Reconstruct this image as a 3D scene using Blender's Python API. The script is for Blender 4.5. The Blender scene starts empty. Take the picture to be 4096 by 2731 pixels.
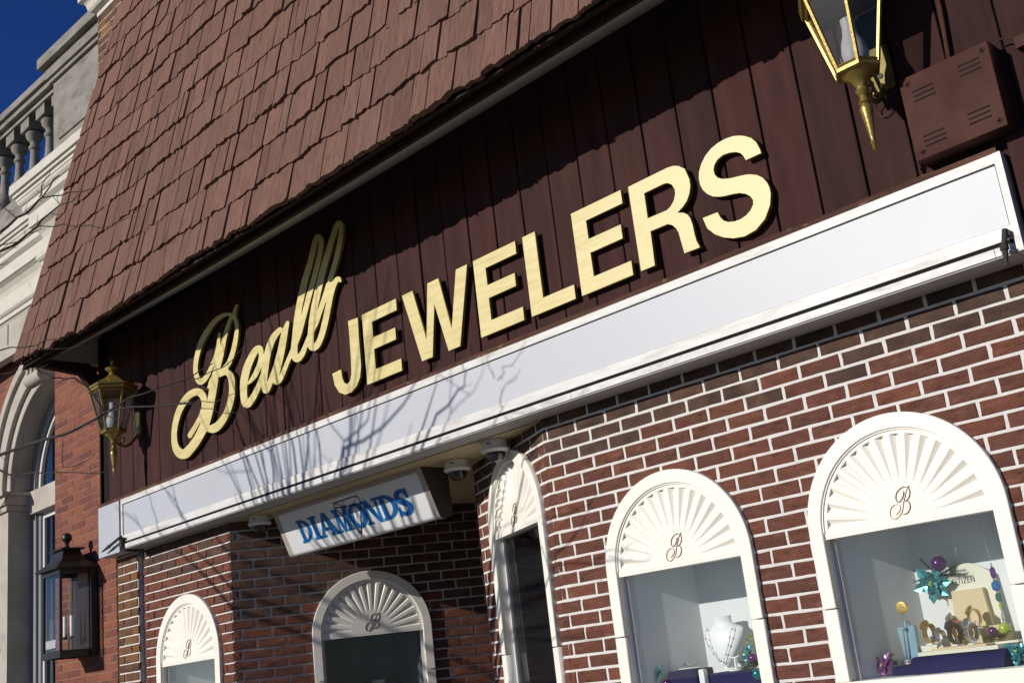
import bpy, bmesh, math, random
from mathutils import Matrix, Vector
random.seed(7)
R = math.radians
S = bpy.context.scene
COL = S.collection

# ---------------------------------------------------------------- camera
cam_d = bpy.data.cameras.new('camera')
cam = bpy.data.objects.new('camera', cam_d); COL.objects.link(cam)
cam_d.sensor_width = 36.0; cam_d.lens = 40.0428
cam_d.clip_start = 0.05; cam_d.clip_end = 2000.0
right = Vector((0.6896337, 0.7153121, -0.1128452)); down = Vector((-0.2750333, 0.1145681, -0.9545841)); fwd = Vector((-0.6698971, 0.6893496, 0.2757446))
m = Matrix.Identity(4)
for i in range(3):
    m[i][0] = right[i]; m[i][1] = -down[i]; m[i][2] = -fwd[i]
m.translation = Vector((3.8828626, -4.2631522, 1.6328324))
cam.matrix_world = m
S.camera = cam

# ---------------------------------------------------------------- sky and sun
LIGHT = Vector((0.36, 1.0, -0.42)).normalized()          # the way the sunlight travels
sun_to = -LIGHT
ELEV = math.asin(sun_to.z); AZ = math.atan2(sun_to.x, sun_to.y)
W = bpy.data.worlds.new('World'); S.world = W; W.use_nodes = True
wn = W.node_tree.nodes; wl = W.node_tree.links
sky = wn.new('ShaderNodeTexSky'); sky.sky_type = 'NISHITA'; sky.sun_disc = False
sky.sun_elevation = ELEV; sky.sun_rotation = AZ
sky.air_density = 1.0; sky.dust_density = 0.1; sky.ozone_density = 6.0
hs = wn.new('ShaderNodeHueSaturation'); hs.inputs['Saturation'].default_value = 1.18; hs.inputs['Hue'].default_value = .522; hs.inputs['Value'].default_value = 1.08; wl.new(sky.outputs[0], hs.inputs['Color'])
wl.new(hs.outputs[0], wn['Background'].inputs[0]); wn['Background'].inputs[1].default_value = 0.06
sun_d = bpy.data.lights.new('sun', 'SUN'); sun_d.energy = 4.2; sun_d.angle = R(0.53); sun_d.color = (1.0, 0.95, 0.87)
sun = bpy.data.objects.new('sun', sun_d); COL.objects.link(sun)
sun.rotation_euler = LIGHT.to_track_quat('-Z', 'Y').to_euler()
S.view_settings.view_transform = 'Standard'; S.view_settings.look = 'None'
S.view_settings.gamma = 1.0; S.view_settings.exposure = 0.0
S.view_settings.use_curve_mapping = False

# ---------------------------------------------------------------- materials
MATS = {}
def lin(h):
    out = []
    for i in (0, 2, 4):
        c = int(h[i:i+2], 16)/255.0
        out.append(c/12.92 if c <= 0.04045 else ((c+0.055)/1.055)**2.4)
    return (*out, 1.0)
def pmat(name, cols, scale=8.0, stretch=(1, 1, 1), rough=0.8, spec=0.3, metal=0.0, bump=0.0, bscale=None,
         bstretch=None, rnd=None, island=False, detail=6.0, coat=0.0, coat_rough=0.2, speck=None, world=False, rvar=0.0):
    """noise between cols; rnd = list of tints picked per piece; speck = (colour, scale, threshold) worn spots"""
    mt = bpy.data.materials.new(name); mt.use_nodes = True
    N = mt.node_tree.nodes; L = mt.node_tree.links
    bs = N['Principled BSDF']
    bs.inputs['Roughness'].default_value = rough; bs.inputs['Metallic'].default_value = metal
    bs.inputs['Specular IOR Level'].default_value = spec
    if coat: bs.inputs['Coat Weight'].default_value = coat; bs.inputs['Coat Roughness'].default_value = coat_rough
    tc = N.new('ShaderNodeTexCoord')
    if island:
        ge = N.new('ShaderNodeNewGeometry'); rout = ge.outputs['Random Per Island']
    else:
        oi = N.new('ShaderNodeObjectInfo'); rout = oi.outputs['Random']
    mu = N.new('ShaderNodeMath'); mu.operation = 'MULTIPLY'; L.new(rout, mu.inputs[0]); mu.inputs[1].default_value = 0.0 if world else 61.7
    ad = N.new('ShaderNodeVectorMath'); ad.operation = 'ADD'; L.new(tc.outputs['Object'], ad.inputs[0]); L.new(mu.outputs[0], ad.inputs[1])
    def noise(sc, st, det=detail, ro=0.6):
        mp = N.new('ShaderNodeMapping'); mp.inputs['Scale'].default_value = st; L.new(ad.outputs[0], mp.inputs[0])
        n = N.new('ShaderNodeTexNoise'); n.inputs['Scale'].default_value = sc; n.inputs['Detail'].default_value = det; n.inputs['Roughness'].default_value = ro
        L.new(mp.outputs[0], n.inputs['Vector']); return n
    n1 = noise(scale, stretch)
    rp = N.new('ShaderNodeValToRGB'); el = rp.color_ramp.elements
    k = len(cols)
    el[0].position = 0.3; el[0].color = cols[0]
    el[1].position = 0.7; el[1].color = cols[-1]
    for i in range(1, k-1):
        e = el.new(0.3+0.4*i/(k-1)); e.color = cols[i]
    L.new(n1.outputs['Fac'], rp.inputs[0])
    col = rp.outputs[0]
    if rnd:
        r2 = N.new('ShaderNodeValToRGB'); r2.color_ramp.interpolation = 'LINEAR'; e2 = r2.color_ramp.elements
        e2[0].color = rnd[0]; e2[1].color = rnd[-1]
        for i in range(1, len(rnd)-1):
            e = e2.new(i/(len(rnd)-1)); e.color = rnd[i]
        L.new(rout, r2.inputs[0])
        mx = N.new('ShaderNodeMix'); mx.data_type = 'RGBA'; mx.blend_type = 'MULTIPLY'; mx.inputs[0].default_value = 1.0
        L.new(col, mx.inputs[6]); L.new(r2.outputs[0], mx.inputs[7]); col = mx.outputs[2]
    if speck:
        sc_, st_, thr, wid, scol = speck
        n3 = noise(sc_, st_, 8.0, 0.65)
        mr = N.new('ShaderNodeMapRange'); mr.inputs[1].default_value = thr; mr.inputs[2].default_value = thr+wid
        L.new(n3.outputs['Fac'], mr.inputs[0])
        m2 = N.new('ShaderNodeMix'); m2.data_type = 'RGBA'; L.new(mr.outputs[0], m2.inputs[0]); L.new(col, m2.inputs[6]); m2.inputs[7].default_value = scol
        col = m2.outputs[2]
    L.new(col, bs.inputs['Base Color'])
    if rvar:
        mr2 = N.new('ShaderNodeMapRange'); mr2.inputs[1].default_value = 0.3; mr2.inputs[2].default_value = 0.7
        mr2.inputs[3].default_value = max(0.02, rough-rvar); mr2.inputs[4].default_value = min(1, rough+rvar)
        L.new(n1.outputs['Fac'], mr2.inputs[0]); L.new(mr2.outputs[0], bs.inputs['Roughness'])
    if bump:
        nb = noise(bscale or scale*3, bstretch or stretch, 8.0, 0.7)
        bp = N.new('ShaderNodeBump'); bp.inputs['Strength'].default_value = 1.0; bp.inputs['Distance'].default_value = bump
        L.new(nb.outputs['Fac'], bp.inputs['Height']); L.new(bp.outputs[0], bs.inputs['Normal'])
    MATS[name] = mt
    return mt
def glassmat(name, tint=(0.9, 0.93, 0.93, 1), f0=.045, rough=0.0, mul=1.0):
    mt = bpy.data.materials.new(name); mt.use_nodes = True
    N = mt.node_tree.nodes; L = mt.node_tree.links; N.clear()
    o = N.new('ShaderNodeOutputMaterial'); mx = N.new('ShaderNodeMixShader'); tr = N.new('ShaderNodeBsdfTransparent'); gl = N.new('ShaderNodeBsdfGlossy')
    lw = N.new('ShaderNodeLayerWeight'); lw.inputs[0].default_value = .5
    pw = N.new('ShaderNodeMath'); pw.operation = 'POWER'; pw.inputs[1].default_value = 5.0; L.new(lw.outputs['Facing'], pw.inputs[0])
    mm = N.new('ShaderNodeMath'); mm.operation = 'MULTIPLY_ADD'; mm.use_clamp = True; mm.inputs[1].default_value = (1-f0)*mul; mm.inputs[2].default_value = f0*mul
    L.new(pw.outputs[0], mm.inputs[0])
    tr.inputs[0].default_value = tint; gl.inputs['Roughness'].default_value = rough
    L.new(mm.outputs[0], mx.inputs[0]); L.new(tr.outputs[0], mx.inputs[1]); L.new(gl.outputs[0], mx.inputs[2]); L.new(mx.outputs[0], o.inputs[0])
    MATS[name] = mt; return mt
def c(r, g, b): return (r, g, b, 1.0)
BR_T = [c(.86,.86,.88), c(1.0,1.0,1.0), c(1.10,1.03,.98), c(.82,.86,.9), c(1.04,.95,.94), c(1.18,1.08,1.0), c(.92,.95,.98)]
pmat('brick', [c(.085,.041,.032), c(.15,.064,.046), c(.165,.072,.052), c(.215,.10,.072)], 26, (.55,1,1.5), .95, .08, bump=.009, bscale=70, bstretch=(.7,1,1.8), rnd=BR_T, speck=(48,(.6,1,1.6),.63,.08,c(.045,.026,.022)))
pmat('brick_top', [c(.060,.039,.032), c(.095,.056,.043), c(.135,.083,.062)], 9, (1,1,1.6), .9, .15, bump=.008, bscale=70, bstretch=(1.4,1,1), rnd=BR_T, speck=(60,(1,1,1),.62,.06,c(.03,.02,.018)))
pmat('brick_field', [c(.085,.041,.032), c(.15,.064,.046), c(.165,.072,.052), c(.215,.10,.072)], 9, (1,1,1.6), .9, .15, bump=.006, bscale=60, rnd=BR_T, island=True)
pmat('brick_brown', [c(.10,.055,.036), c(.15,.085,.05), c(.20,.12,.06)], 9, (1,1,1.6), .9, .15, bump=.005, bscale=50, rnd=[c(1,1,1), c(.7,.62,.7), c(1.3,1.2,.9), c(.8,.7,.8), c(1.5,1.35,.85), c(.75,.66,.75)])
pmat('brick_neighbor', [c(.195,.078,.053), c(.25,.098,.064)], 14, (1,1,1), .9, .15, bump=.002, bscale=90, rnd=[c(1,1,1), c(.75,.72,.85), c(1.12,1.1,1.0), c(1.05,.95,.9), c(.62,.6,.75), c(1.15,1.1,.95)])
pmat('mortar', [c(.60,.57,.54), c(.70,.67,.64), c(.66,.62,.58)], 14, (1,1,1), .95, .1, bump=.004, bscale=120, speck=(9,(1,1,3),.66,.1,c(.34,.31,.29)))
pmat('mortar_thin', [c(.20,.12,.09), c(.30,.20,.15)], 20, (1,1,1), .95, .1)
pmat('cream', [c(.80,.765,.68), c(.84,.805,.725)], 3, (1,1,1), .45, .4, bump=.0006, bscale=60, speck=(26,(1,1,1),.70,.08,c(.6,.55,.45)), rvar=.08)
pmat('monogram', [c(.36,.20,.12), c(.55,.42,.33)], 60, (1,1,1), .35, .5, metal=.4)
pmat('wood', [c(.030,.0135,.013), c(.043,.018,.0165), c(.056,.0235,.021)], 5, (2.5,2.5,.35), .8, .15, bump=.004, bscale=26, bstretch=(3,3,.18), rnd=[c(.85,.85,.85), c(1.1,1.05,1.0), c(1.25,1.08,1.05), c(.95,.95,1.0)], speck=(30,(2.2,2.2,.35),.735,.03,c(.26,.13,.09)))
pmat('wood_trim', [c(.05,.025,.02), c(.085,.04,.028), c(.13,.07,.045)], 9, (.25,2,4), .85, .15, bump=.006, bscale=30, bstretch=(.2,2,3), speck=(14,(.5,1,3),.60,.06,c(.30,.17,.11)), world=True)
pmat('fascia_wood', [c(.030,.015,.013), c(.042,.020,.016)], 6, (.3,1,1), .8, .2, bump=.002)
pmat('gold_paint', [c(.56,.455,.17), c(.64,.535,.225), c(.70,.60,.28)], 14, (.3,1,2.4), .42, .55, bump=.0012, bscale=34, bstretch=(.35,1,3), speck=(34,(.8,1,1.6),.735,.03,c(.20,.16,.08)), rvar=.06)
pmat('gold_shade', [c(.22,.16,.03), c(.30,.22,.05)], 10, (1,1,1), .55, .4)  # darker gold for letter sides, their shade put into the colour
pmat('metal_white', [c(.415,.43,.465), c(.445,.46,.495)], 1.2, (1,1,1), .50, .9, rvar=.02, world=True, speck=(50,(1,1,1),.76,.02,c(.35,.33,.31)))
pmat('metal_trim', [c(.50,.47,.43), c(.66,.64,.61), c(.72,.71,.69)], 11, (.35,1,2), .45, .5, world=True, speck=(60,(.5,1,1.5),.66,.05,c(.30,.25,.20)), bump=.0012, bscale=60)
pmat('metal_rail', [c(.42,.40,.38), c(.62,.61,.60), c(.74,.73,.72)], 16, (.5,1,1.4), .42, .5, world=True, bump=.004, bscale=24, bstretch=(.7,1,1))
pmat('underside', [c(.40,.385,.36), c(.47,.455,.43)], 5, (.3,1,1), .7, .3, world=True)
pmat('black_gap', [c(.012,.011,.010), c(.02,.018,.016)], 5, (1,1,1), .9, .1)
pmat('ceiling_yellow', [c(.50,.41,.24), c(.56,.46,.28)], 2, (1,1,1), .8, .2, world=True)
pmat('shake', [c(.145,.080,.063), c(.195,.110,.087), c(.215,.125,.10), c(.255,.152,.122)], 26, (3.4,1,.13), .92, .08, bump=.012, bscale=34, bstretch=(4.2,1,.10), rnd=[c(.80,.79,.78), c(1.0,.97,.95), c(1.12,1.06,1.03), c(.90,.86,.84), c(1.05,1.06,1.06), c(.86,.84,.84), c(1.15,1.1,1.05)], speck=(40,(4.5,1,.10),.585,.06,c(.075,.037,.028)))
pmat('shake_field', [c(.145,.080,.063), c(.195,.110,.087), c(.215,.125,.10), c(.255,.152,.122)], 26, (3.4,1,.13), .92, .08, bump=.012, bscale=34, bstretch=(4.2,1,.10), rnd=[c(.80,.79,.78), c(1.0,.97,.95), c(1.12,1.06,1.03), c(.90,.86,.84), c(1.05,1.06,1.06), c(.86,.84,.84), c(1.15,1.1,1.05)], island=True)
pmat('roof_felt', [c(.02,.013,.011), c(.028,.018,.015)], 6, (1,1,1), .95, .1)
pmat('soffit', [c(.42,.41,.39), c(.48,.47,.45)], 4, (.3,1,1), .8, .2, world=True)
pmat('brass', [c(.26,.18,.045), c(.36,.26,.07)], 22, (1,1,1), .36, .6, metal=.55, bump=.0012, bscale=60, speck=(40,(1,1,1),.70,.04,c(.62,.60,.62)))
pmat('brass_dark', [c(.13,.10,.022), c(.20,.155,.035)], 22, (1,1,1), .45, .5, metal=.5)
pmat('frosted', [c(.52,.51,.50), c(.58,.57,.56)], 3, (1,1,1), .5, .4)
pmat('black_metal', [c(.010,.010,.011), c(.020,.020,.022)], 12, (1,1,1), .42, .5, bump=.0006)
pmat('box_red', [c(.048,.018,.0145), c(.065,.025,.0195), c(.085,.035,.028)], 6, (1,1,1), .75, .15, world=True, bump=.0008, bscale=80, speck=(90,(1,1,1),.68,.06,c(.22,.14,.12)))
pmat('steel', [c(.35,.35,.36), c(.5,.5,.51)], 15, (1,1,1), .35, .5, metal=.8)
pmat('dark_steel', [c(.035,.033,.030), c(.06,.055,.05)], 15, (1,1,1), .5, .4, metal=.3)
pmat('sign_white', [c(.72,.72,.73), c(.76,.76,.77)], 2, (1,1,1), .22, .5)
pmat('sign_frame', [c(.36,.31,.28), c(.42,.37,.34)], 5, (.4,1,1), .5, .4)
pmat('sign_box', [c(.045,.034,.028), c(.06,.046,.038)], 5, (1,1,1), .6, .3)
pmat('sign_blue', [c(.008,.085,.33), c(.010,.10,.38)], 5, (1,1,1), .35, .4)
pmat('sign_teal', [c(.05,.30,.36), c(.06,.34,.40)], 5, (1,1,1), .35, .4)
pmat('ink', [c(.01,.01,.01), c(.014,.014,.014)], 5, (1,1,1), .4, .3)
pmat('plastic_white', [c(.60,.585,.56), c(.66,.645,.62)], 5, (1,1,1), .4, .45)
pmat('dome', [c(.012,.013,.015), c(.02,.021,.024)], 3, (1,1,1), .05, .7)
pmat('stone', [c(.36,.32,.27), c(.44,.40,.345), c(.50,.46,.40)], 3, (1,1,1), .9, .2, bump=.003, bscale=40, world=True, speck=(7,(1,1,1.4),.63,.12,c(.24,.215,.185)))
pmat('stone_grey', [c(.17,.155,.135), c(.25,.23,.20), c(.32,.295,.265)], 4, (1,1,2), .92, .2, bump=.004, bscale=34, world=True, speck=(18,(1,1,1),.66,.06,c(.36,.34,.31)))
pmat('stone_white', [c(.54,.51,.44), c(.64,.61,.535)], 5, (1,1,1.5), .85, .15, world=True, bump=.002, bscale=40, speck=(9,(1,1,2),.62,.12,c(.36,.335,.29)))
pmat('frame_grey', [c(.20,.21,.225), c(.26,.27,.285)], 4, (1,1,.3), .5, .4, world=True)
pmat('sash_dark', [c(.05,.055,.055), c(.065,.07,.07)], 4, (1,1,1), .5, .3)
pmat('curtain', [c(.045,.06,.062), c(.06,.075,.075)], 4, (6,1,.3), .9, .1)
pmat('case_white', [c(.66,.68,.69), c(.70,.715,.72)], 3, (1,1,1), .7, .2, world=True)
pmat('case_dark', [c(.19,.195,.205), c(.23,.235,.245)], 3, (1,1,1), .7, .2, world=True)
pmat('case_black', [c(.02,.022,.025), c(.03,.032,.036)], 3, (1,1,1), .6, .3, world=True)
pmat('navy', [c(.004,.004,.045), c(.008,.007,.075)], 9, (1,1,1), .85, .3, bump=.003)
pmat('white_vinyl', [c(.76,.77,.77), c(.79,.80,.80)], 5, (1,1,1), .45, .4)
pmat('silver', [c(.62,.62,.62), c(.72,.72,.72)], 40, (1,1,1), .22, .6, metal=.95)
pmat('goldmetal', [c(.62,.42,.12), c(.72,.50,.17)], 40, (1,1,1), .25, .6, metal=.95)
pmat('rosegold', [c(.55,.26,.14), c(.62,.30,.17)], 40, (1,1,1), .25, .6, metal=.9)
pmat('blackband', [c(.010,.010,.012), c(.016,.016,.02)], 30, (1,1,1), .3, .5)
pmat('dial_dark', [c(.02,.025,.03), c(.03,.035,.045)], 30, (1,1,1), .2, .6)
pmat('dial_light', [c(.5,.47,.38), c(.56,.53,.44)], 30, (1,1,1), .3, .5)
pmat('beige', [c(.58,.47,.29), c(.64,.52,.33)], 7, (1,1,1), .6, .3)
pmat('cream_card', [c(.66,.65,.53), c(.70,.69,.57)], 5, (1,1,1), .6, .3)
pmat('teal_glitter', [c(.006,.07,.085), c(.025,.22,.25), c(.14,.45,.48)], 160, (1,1,1), .25, .7, metal=.5)
pmat('purple_glitter', [c(.07,.012,.09), c(.20,.05,.20), c(.38,.16,.34)], 160, (1,1,1), .3, .7, metal=.4)
pmat('purple_ball', [c(.09,.006,.11), c(.13,.01,.15)], 6, (1,1,8), .18, .7, metal=.6)
pmat('teal_ball', [c(.01,.17,.17), c(.015,.22,.22)], 6, (1,1,8), .2, .7, metal=.6)
pmat('lime', [c(.22,.34,.02), c(.36,.48,.06)], 90, (1,1,1), .3, .6)
pmat('pine', [c(.010,.032,.022), c(.018,.05,.034)], 40, (1,1,1), .7, .3)
pmat('bead_blue', [c(.01,.10,.32), c(.02,.14,.40)], 10, (1,1,1), .1, .7)
pmat('bead_green', [c(.005,.11,.08), c(.01,.15,.11)], 10, (1,1,1), .1, .7)
pmat('bead_purple', [c(.09,.006,.14), c(.12,.01,.18)], 10, (1,1,1), .1, .7)
pmat('blue_crystal', [c(.16,.30,.40), c(.20,.36,.47)], 10, (1,1,1), .08, .7)
pmat('bark', [c(.030,.024,.020), c(.055,.045,.038)], 30, (1,1,.3), .85, .3, bump=.002)
pmat('asphalt', [c(.04,.04,.042), c(.06,.06,.062)], 30, (1,1,1), .95, .2)
pmat('concrete', [c(.17,.165,.155), c(.23,.225,.21)], 6, (1,1,1), .95, .2)
pmat('kerb', [c(.32,.31,.29), c(.40,.39,.37)], 8, (1,1,1), .95, .2)
pmat('wire', [c(.03,.018,.016), c(.05,.03,.026)], 30, (1,1,1), .6, .3)
pmat('weather_white', [c(.55,.54,.52), c(.62,.61,.6)], 30, (1,1,1), .6, .3)
glassmat('glass', (.93,.95,.95,1), .05, 0.0, 1.5)
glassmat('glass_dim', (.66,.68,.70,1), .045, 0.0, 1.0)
glassmat('lamp_glass', (.74,.74,.75,1), .05, 0.2, 1.0)
glassmat('clear_glass', (.93,.94,.95,1), .05, 0.0, 2.0)

# ---------------------------------------------------------------- helpers
class MB:
    """collects shapes that become one mesh object"""
    def __init__(s): s.v = []; s.f = []
    def add(s, vs, fs):
        o = len(s.v); s.v += [tuple(p) for p in vs]; s.f += [[i+o for i in q] for q in fs]; return s
    def box(s, x0, x1, y0, y1, z0, z1):
        return s.add([(x0,y0,z0),(x1,y0,z0),(x1,y1,z0),(x0,y1,z0),(x0,y0,z1),(x1,y0,z1),(x1,y1,z1),(x0,y1,z1)],
                     [(3,2,1,0),(4,5,6,7),(0,1,5,4),(1,2,6,5),(2,3,7,6),(3,0,4,7)])
    def prism(s, poly, fn, d0, d1):
        n = len(poly)
        vs = [fn(p, d0) for p in poly]+[fn(p, d1) for p in poly]
        return s.add(vs, [list(range(n))[::-1], list(range(n, 2*n))]+[(i,(i+1)%n,n+(i+1)%n,n+i) for i in range(n)])
    def lathe(s, prof, n=16, o=(0,0,0), ph=0.0, sx=1.0, sy=1.0):
        vs = []; fs = []
        for r, z in prof:
            for k in range(n):
                a = ph+2*math.pi*k/n; vs.append((o[0]+r*math.cos(a)*sx, o[1]+r*math.sin(a)*sy, o[2]+z))
        for j in range(len(prof)-1):
            for k in range(n):
                a = j*n+k; b = j*n+(k+1)%n; fs.append((a,b,b+n,a+n))
        if prof[0][0] > 1e-5: fs.append(list(range(n))[::-1])
        if prof[-1][0] > 1e-5: fs.append([(len(prof)-1)*n+k for k in range(n)])
        return s.add(vs, fs)
    def tube(s, pts, rad, n=6, cap=True):
        P = [Vector(p) for p in pts]; vs = []; fs = []
        rr = rad if isinstance(rad, (list, tuple)) else [rad]*len(P)
        up = None
        for i, p in enumerate(P):
            t = (P[min(i+1,len(P)-1)]-P[max(i-1,0)])
            if t.length < 1e-9: t = Vector((0,0,1))
            t.normalize()
            if up is None:
                up = Vector((0,0,1)) if abs(t.z) < .9 else Vector((1,0,0))
            a = t.cross(up)
            if a.length < 1e-6: a = t.cross(Vector((0,1,0)))
            a.normalize(); b = a.cross(t).normalized(); up = b
            for k in range(n):
                g = 2*math.pi*k/n; vs.append(p+(a*math.cos(g)+b*math.sin(g))*rr[i])
        for i in range(len(P)-1):
            for k in range(n):
                q = i*n+k; w = i*n+(k+1)%n; fs.append((q,w,w+n,q+n))
        if cap: fs.append(list(range(n))[::-1]); fs.append([(len(P)-1)*n+k for k in range(n)])
        return s.add(vs, fs)
    def ball(s, o, r, n=12, m_=8, sx=1, sy=1, sz=1):
        prof = []
        for j in range(m_+1):
            a = -math.pi/2+math.pi*j/m_; prof.append((max(1e-6, r*math.cos(a)), r*math.sin(a)*sz))
        return s.lathe(prof, n, o, 0, sx, sy)
    def mesh(s, name):
        me = bpy.data.meshes.new(name); me.from_pydata(s.v, [], s.f); me.validate(); me.update(); return me
    def build(s, name, mat, parent=None, smooth=False, xf=None):
        me = s.mesh(name)
        if xf is not None: me.transform(xf)
        bm = bmesh.new(); bm.from_mesh(me); bmesh.ops.recalc_face_normals(bm, faces=bm.faces); bm.to_mesh(me); bm.free()
        return link(name, me, mat, parent, smooth)
def link(name, me, mat, parent=None, smooth=False):
    if mat and not me.materials: me.materials.append(MATS[mat])
    if smooth:
        for p in me.polygons: p.use_smooth = True
        try: me.set_sharp_from_angle(angle=R(38))
        except Exception: pass
    o = bpy.data.objects.new(name, me); COL.objects.link(o)
    if parent: o.parent = parent
    return o
def thing(name, label, cat, loc=(0,0,0), rz=0.0, group=None):
    o = bpy.data.objects.new(name, None); COL.objects.link(o); o.empty_display_size = .1
    o.location = loc; o.rotation_euler = (0,0,rz); o['label'] = label; o['category'] = cat
    if group: o['group'] = group
    return o
def tag(o, label, cat, group=None):
    o['label'] = label; o['category'] = cat
    if group: o['group'] = group
    return o
def grp(name, parent, loc=(0,0,0), rz=0.0):
    o = bpy.data.objects.new(name, None); COL.objects.link(o); o.empty_display_size = .1
    o.parent = parent; o.location = loc; o.rotation_euler = (0,0,rz); return o
def copy_tree(o, parent=None):
    n = o.copy(); COL.objects.link(n); n.parent = parent
    for ch in list(o.children): copy_tree(ch, n)
    return n
def flat_mesh(name, loops, half, bevel=0.0, xf=None):
    """even-odd filled outline in the local xz plane, `half` thick either way along y"""
    cu = bpy.data.curves.new(name+'_outline', 'CURVE'); cu.dimensions = '2D'; cu.fill_mode = 'BOTH'
    cu.extrude = max(1e-5, half-bevel); cu.bevel_depth = bevel; cu.bevel_resolution = 1; cu.offset = -bevel
    for lp in loops:
        sp = cu.splines.new('POLY'); sp.points.add(len(lp)-1); sp.use_cyclic_u = True
        for q, p in zip(sp.points, lp): q.co = (p[0], p[1], 0, 1)
    ob = bpy.data.objects.new(name+'_tmp', cu); COL.objects.link(ob)
    dg = bpy.context.evaluated_depsgraph_get()
    me = bpy.data.meshes.new_from_object(ob.evaluated_get(dg))
    bpy.data.objects.remove(ob); bpy.data.curves.remove(cu)
    me.name = name; me.materials.clear()
    me.transform(Matrix(((1,0,0,0),(0,0,-1,0),(0,1,0,0),(0,0,0,1))))
    if xf is not None: me.transform(xf)
    return me
def arc(cx, cz, r, a0, a1, n): return [(cx+r*math.cos(R(a0+(a1-a0)*i/n)), cz+r*math.sin(R(a0+(a1-a0)*i/n))) for i in range(n+1)]
def smooth_path(pts, n=4):
    P = [Vector(p) for p in pts]; P = [2*P[0]-P[1]]+P+[2*P[-1]-P[-2]]; out = []
    for i in range(1, len(P)-2):
        for k in range(n):
            t = k/n; a, b, c_, d = P[i-1], P[i], P[i+1], P[i+2]
            out.append(.5*((2*b)+(c_-a)*t+(2*a-5*b+4*c_-d)*t*t+(-a+3*b-3*c_+d)*t**3))
    out.append(P[-2]); return out

# ================================================================ SETTING: ground
def structure(o): o['kind'] = 'structure'; return o
structure(MB().box(-60, 60, -60, 60, -.5, -.16).build('road', 'asphalt'))
structure(MB().box(-60, 60, -4.75, 4.0, -.4, 0).build('pavement', 'concrete'))
structure(MB().box(-60, 60, -4.9, -4.755, -.4, -.004).build('kerb', 'kerb'))
structure(MB().box(-60, 60, -40, -16, -.4, -.02).build('far_pavement', 'concrete'))

# ================================================================ BRICK BAYS
BRICK_CACHE = {}
def brick_mesh(Lb, Hb, dep, mat, var):
    key = (round(Lb, 2), round(Hb, 3), mat, var)
    if key in BRICK_CACHE: return BRICK_CACHE[key]
    rg = random.Random(hash(key) & 0xffff)
    Lb = key[0]; a = Lb/2; h = Hb/2; ch = .0035
    def ring(dx, y, j):
        pts = [(-a+dx,-h+dx),(0,-h+dx),(a-dx,-h+dx),(a-dx,0),(a-dx,h-dx),(0,h-dx),(-a+dx,h-dx),(-a+dx,0)]
        return [(p[0]+rg.uniform(-j,j)*.5, y+rg.uniform(0,j), p[1]+rg.uniform(-j,j)*.45) for p in pts]
    back = [(p[0], dep, p[2]) for p in ring(0, 0, .0)]
    mid = ring(.0005, .004, .0030); fr = ring(ch, 0, .0034)
    vs = back+mid+fr+[(rg.uniform(-.01,.01), rg.uniform(-.0008,.001), 0)]
    fs = []
    for k in range(8):
        n = (k+1) % 8
        fs += [(k,n,8+n,8+k),(8+k,8+n,16+n,16+k),(16+k,16+n,24)]
    mb = MB().add(vs, fs); me = mb.mesh('brick'); me.materials.append(MATS[mat])
    for p in me.polygons[:]: p.use_smooth = False
    BRICK_CACHE[key] = me
    return me
def hw_open(op, z, rc):
    cx, zs, zb = op
    if z < zb: return 0
    if z < zs: return rc
    d = z-zs
    return math.sqrt(rc*rc-d*d) if d < rc else 0
def brick_wall(parent, name, origin, th, L, zt, zb, mod, course, zref, off, ops=(), rc=.395, mats=('brick','brick_top'), ztop_dark=2.6, zlow=1.3,
               mortar='mortar', joint=.010, dep=.02, proud=.003, xmin=0.0, rcut=.39, back=.08, rec=.0035):
    loops = [[(xmin,zb),(L,zb),(L,zt),(xmin,zt)]]
    for (cx, zs, zo) in ops:
        loops.append([(cx-rcut,zo)]+[(cx+rcut,zo)]+arc(cx, zs, rcut, 0, 180, 28))
    me = flat_mesh(name, loops, back/2, 0, Matrix.Translation((0, rec+back/2, 0)))
    wall = link(name, me, mortar, parent); wall.location = origin; wall.rotation_euler = (0,0,th)
    field = MB(); j = 0; rg = random.Random(len(name)*31+int(L*100))
    while True:
        zc = zref-course*j
        if zc-course/2 < zb: break
        zl, zh = zc-(course-joint)/2, zc+(course-joint)/2
        zh = min(zh, zt)
        if zh-zl > .012:
            o = off[j % 2]; k = -2
            while True:
                x0 = o+mod*k+joint/2; x1 = o+mod*(k+1)-joint/2; k += 1
                if x0 >= L: break
                x0 = max(x0, xmin+.001); x1 = min(x1, L-.001)
                if x1-x0 < .012: continue
                spans = [(x0, x1)]
                for op in ops:
                    h = hw_open(op, (zl+zh)/2, rc); ns = []
                    if h <= 0: continue
                    for a, b in spans:
                        if b <= op[0]-h or a >= op[0]+h: ns.append((a,b)); continue
                        if a < op[0]-h-.012: ns.append((a, op[0]-h))
                        if b > op[0]+h+.012: ns.append((op[0]+h, b))
                    spans = ns
                for a, b in spans:
                    Lb = b-a
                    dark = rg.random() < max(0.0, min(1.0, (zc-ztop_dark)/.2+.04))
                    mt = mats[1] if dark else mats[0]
                    py = -rg.uniform(0, proud)
                    if zc < zlow:
                        field.box(a, b, py, .02, zl, zh); continue
                    ob = bpy.data.objects.new('brick', brick_mesh(Lb, zh-zl, dep, mt, rg.randrange(6))); COL.objects.link(ob)
                    ob.parent = wall; ob.location = ((a+b)/2, py, (zl+zh)/2); ob.rotation_euler = (0, rg.uniform(-.006,.006), rg.uniform(-.004,.004))
        j += 1
    if field.v:
        fo = field.build('brick_field', 'brick_field', wall); fo['kind'] = 'stuff'
    return wall

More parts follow.
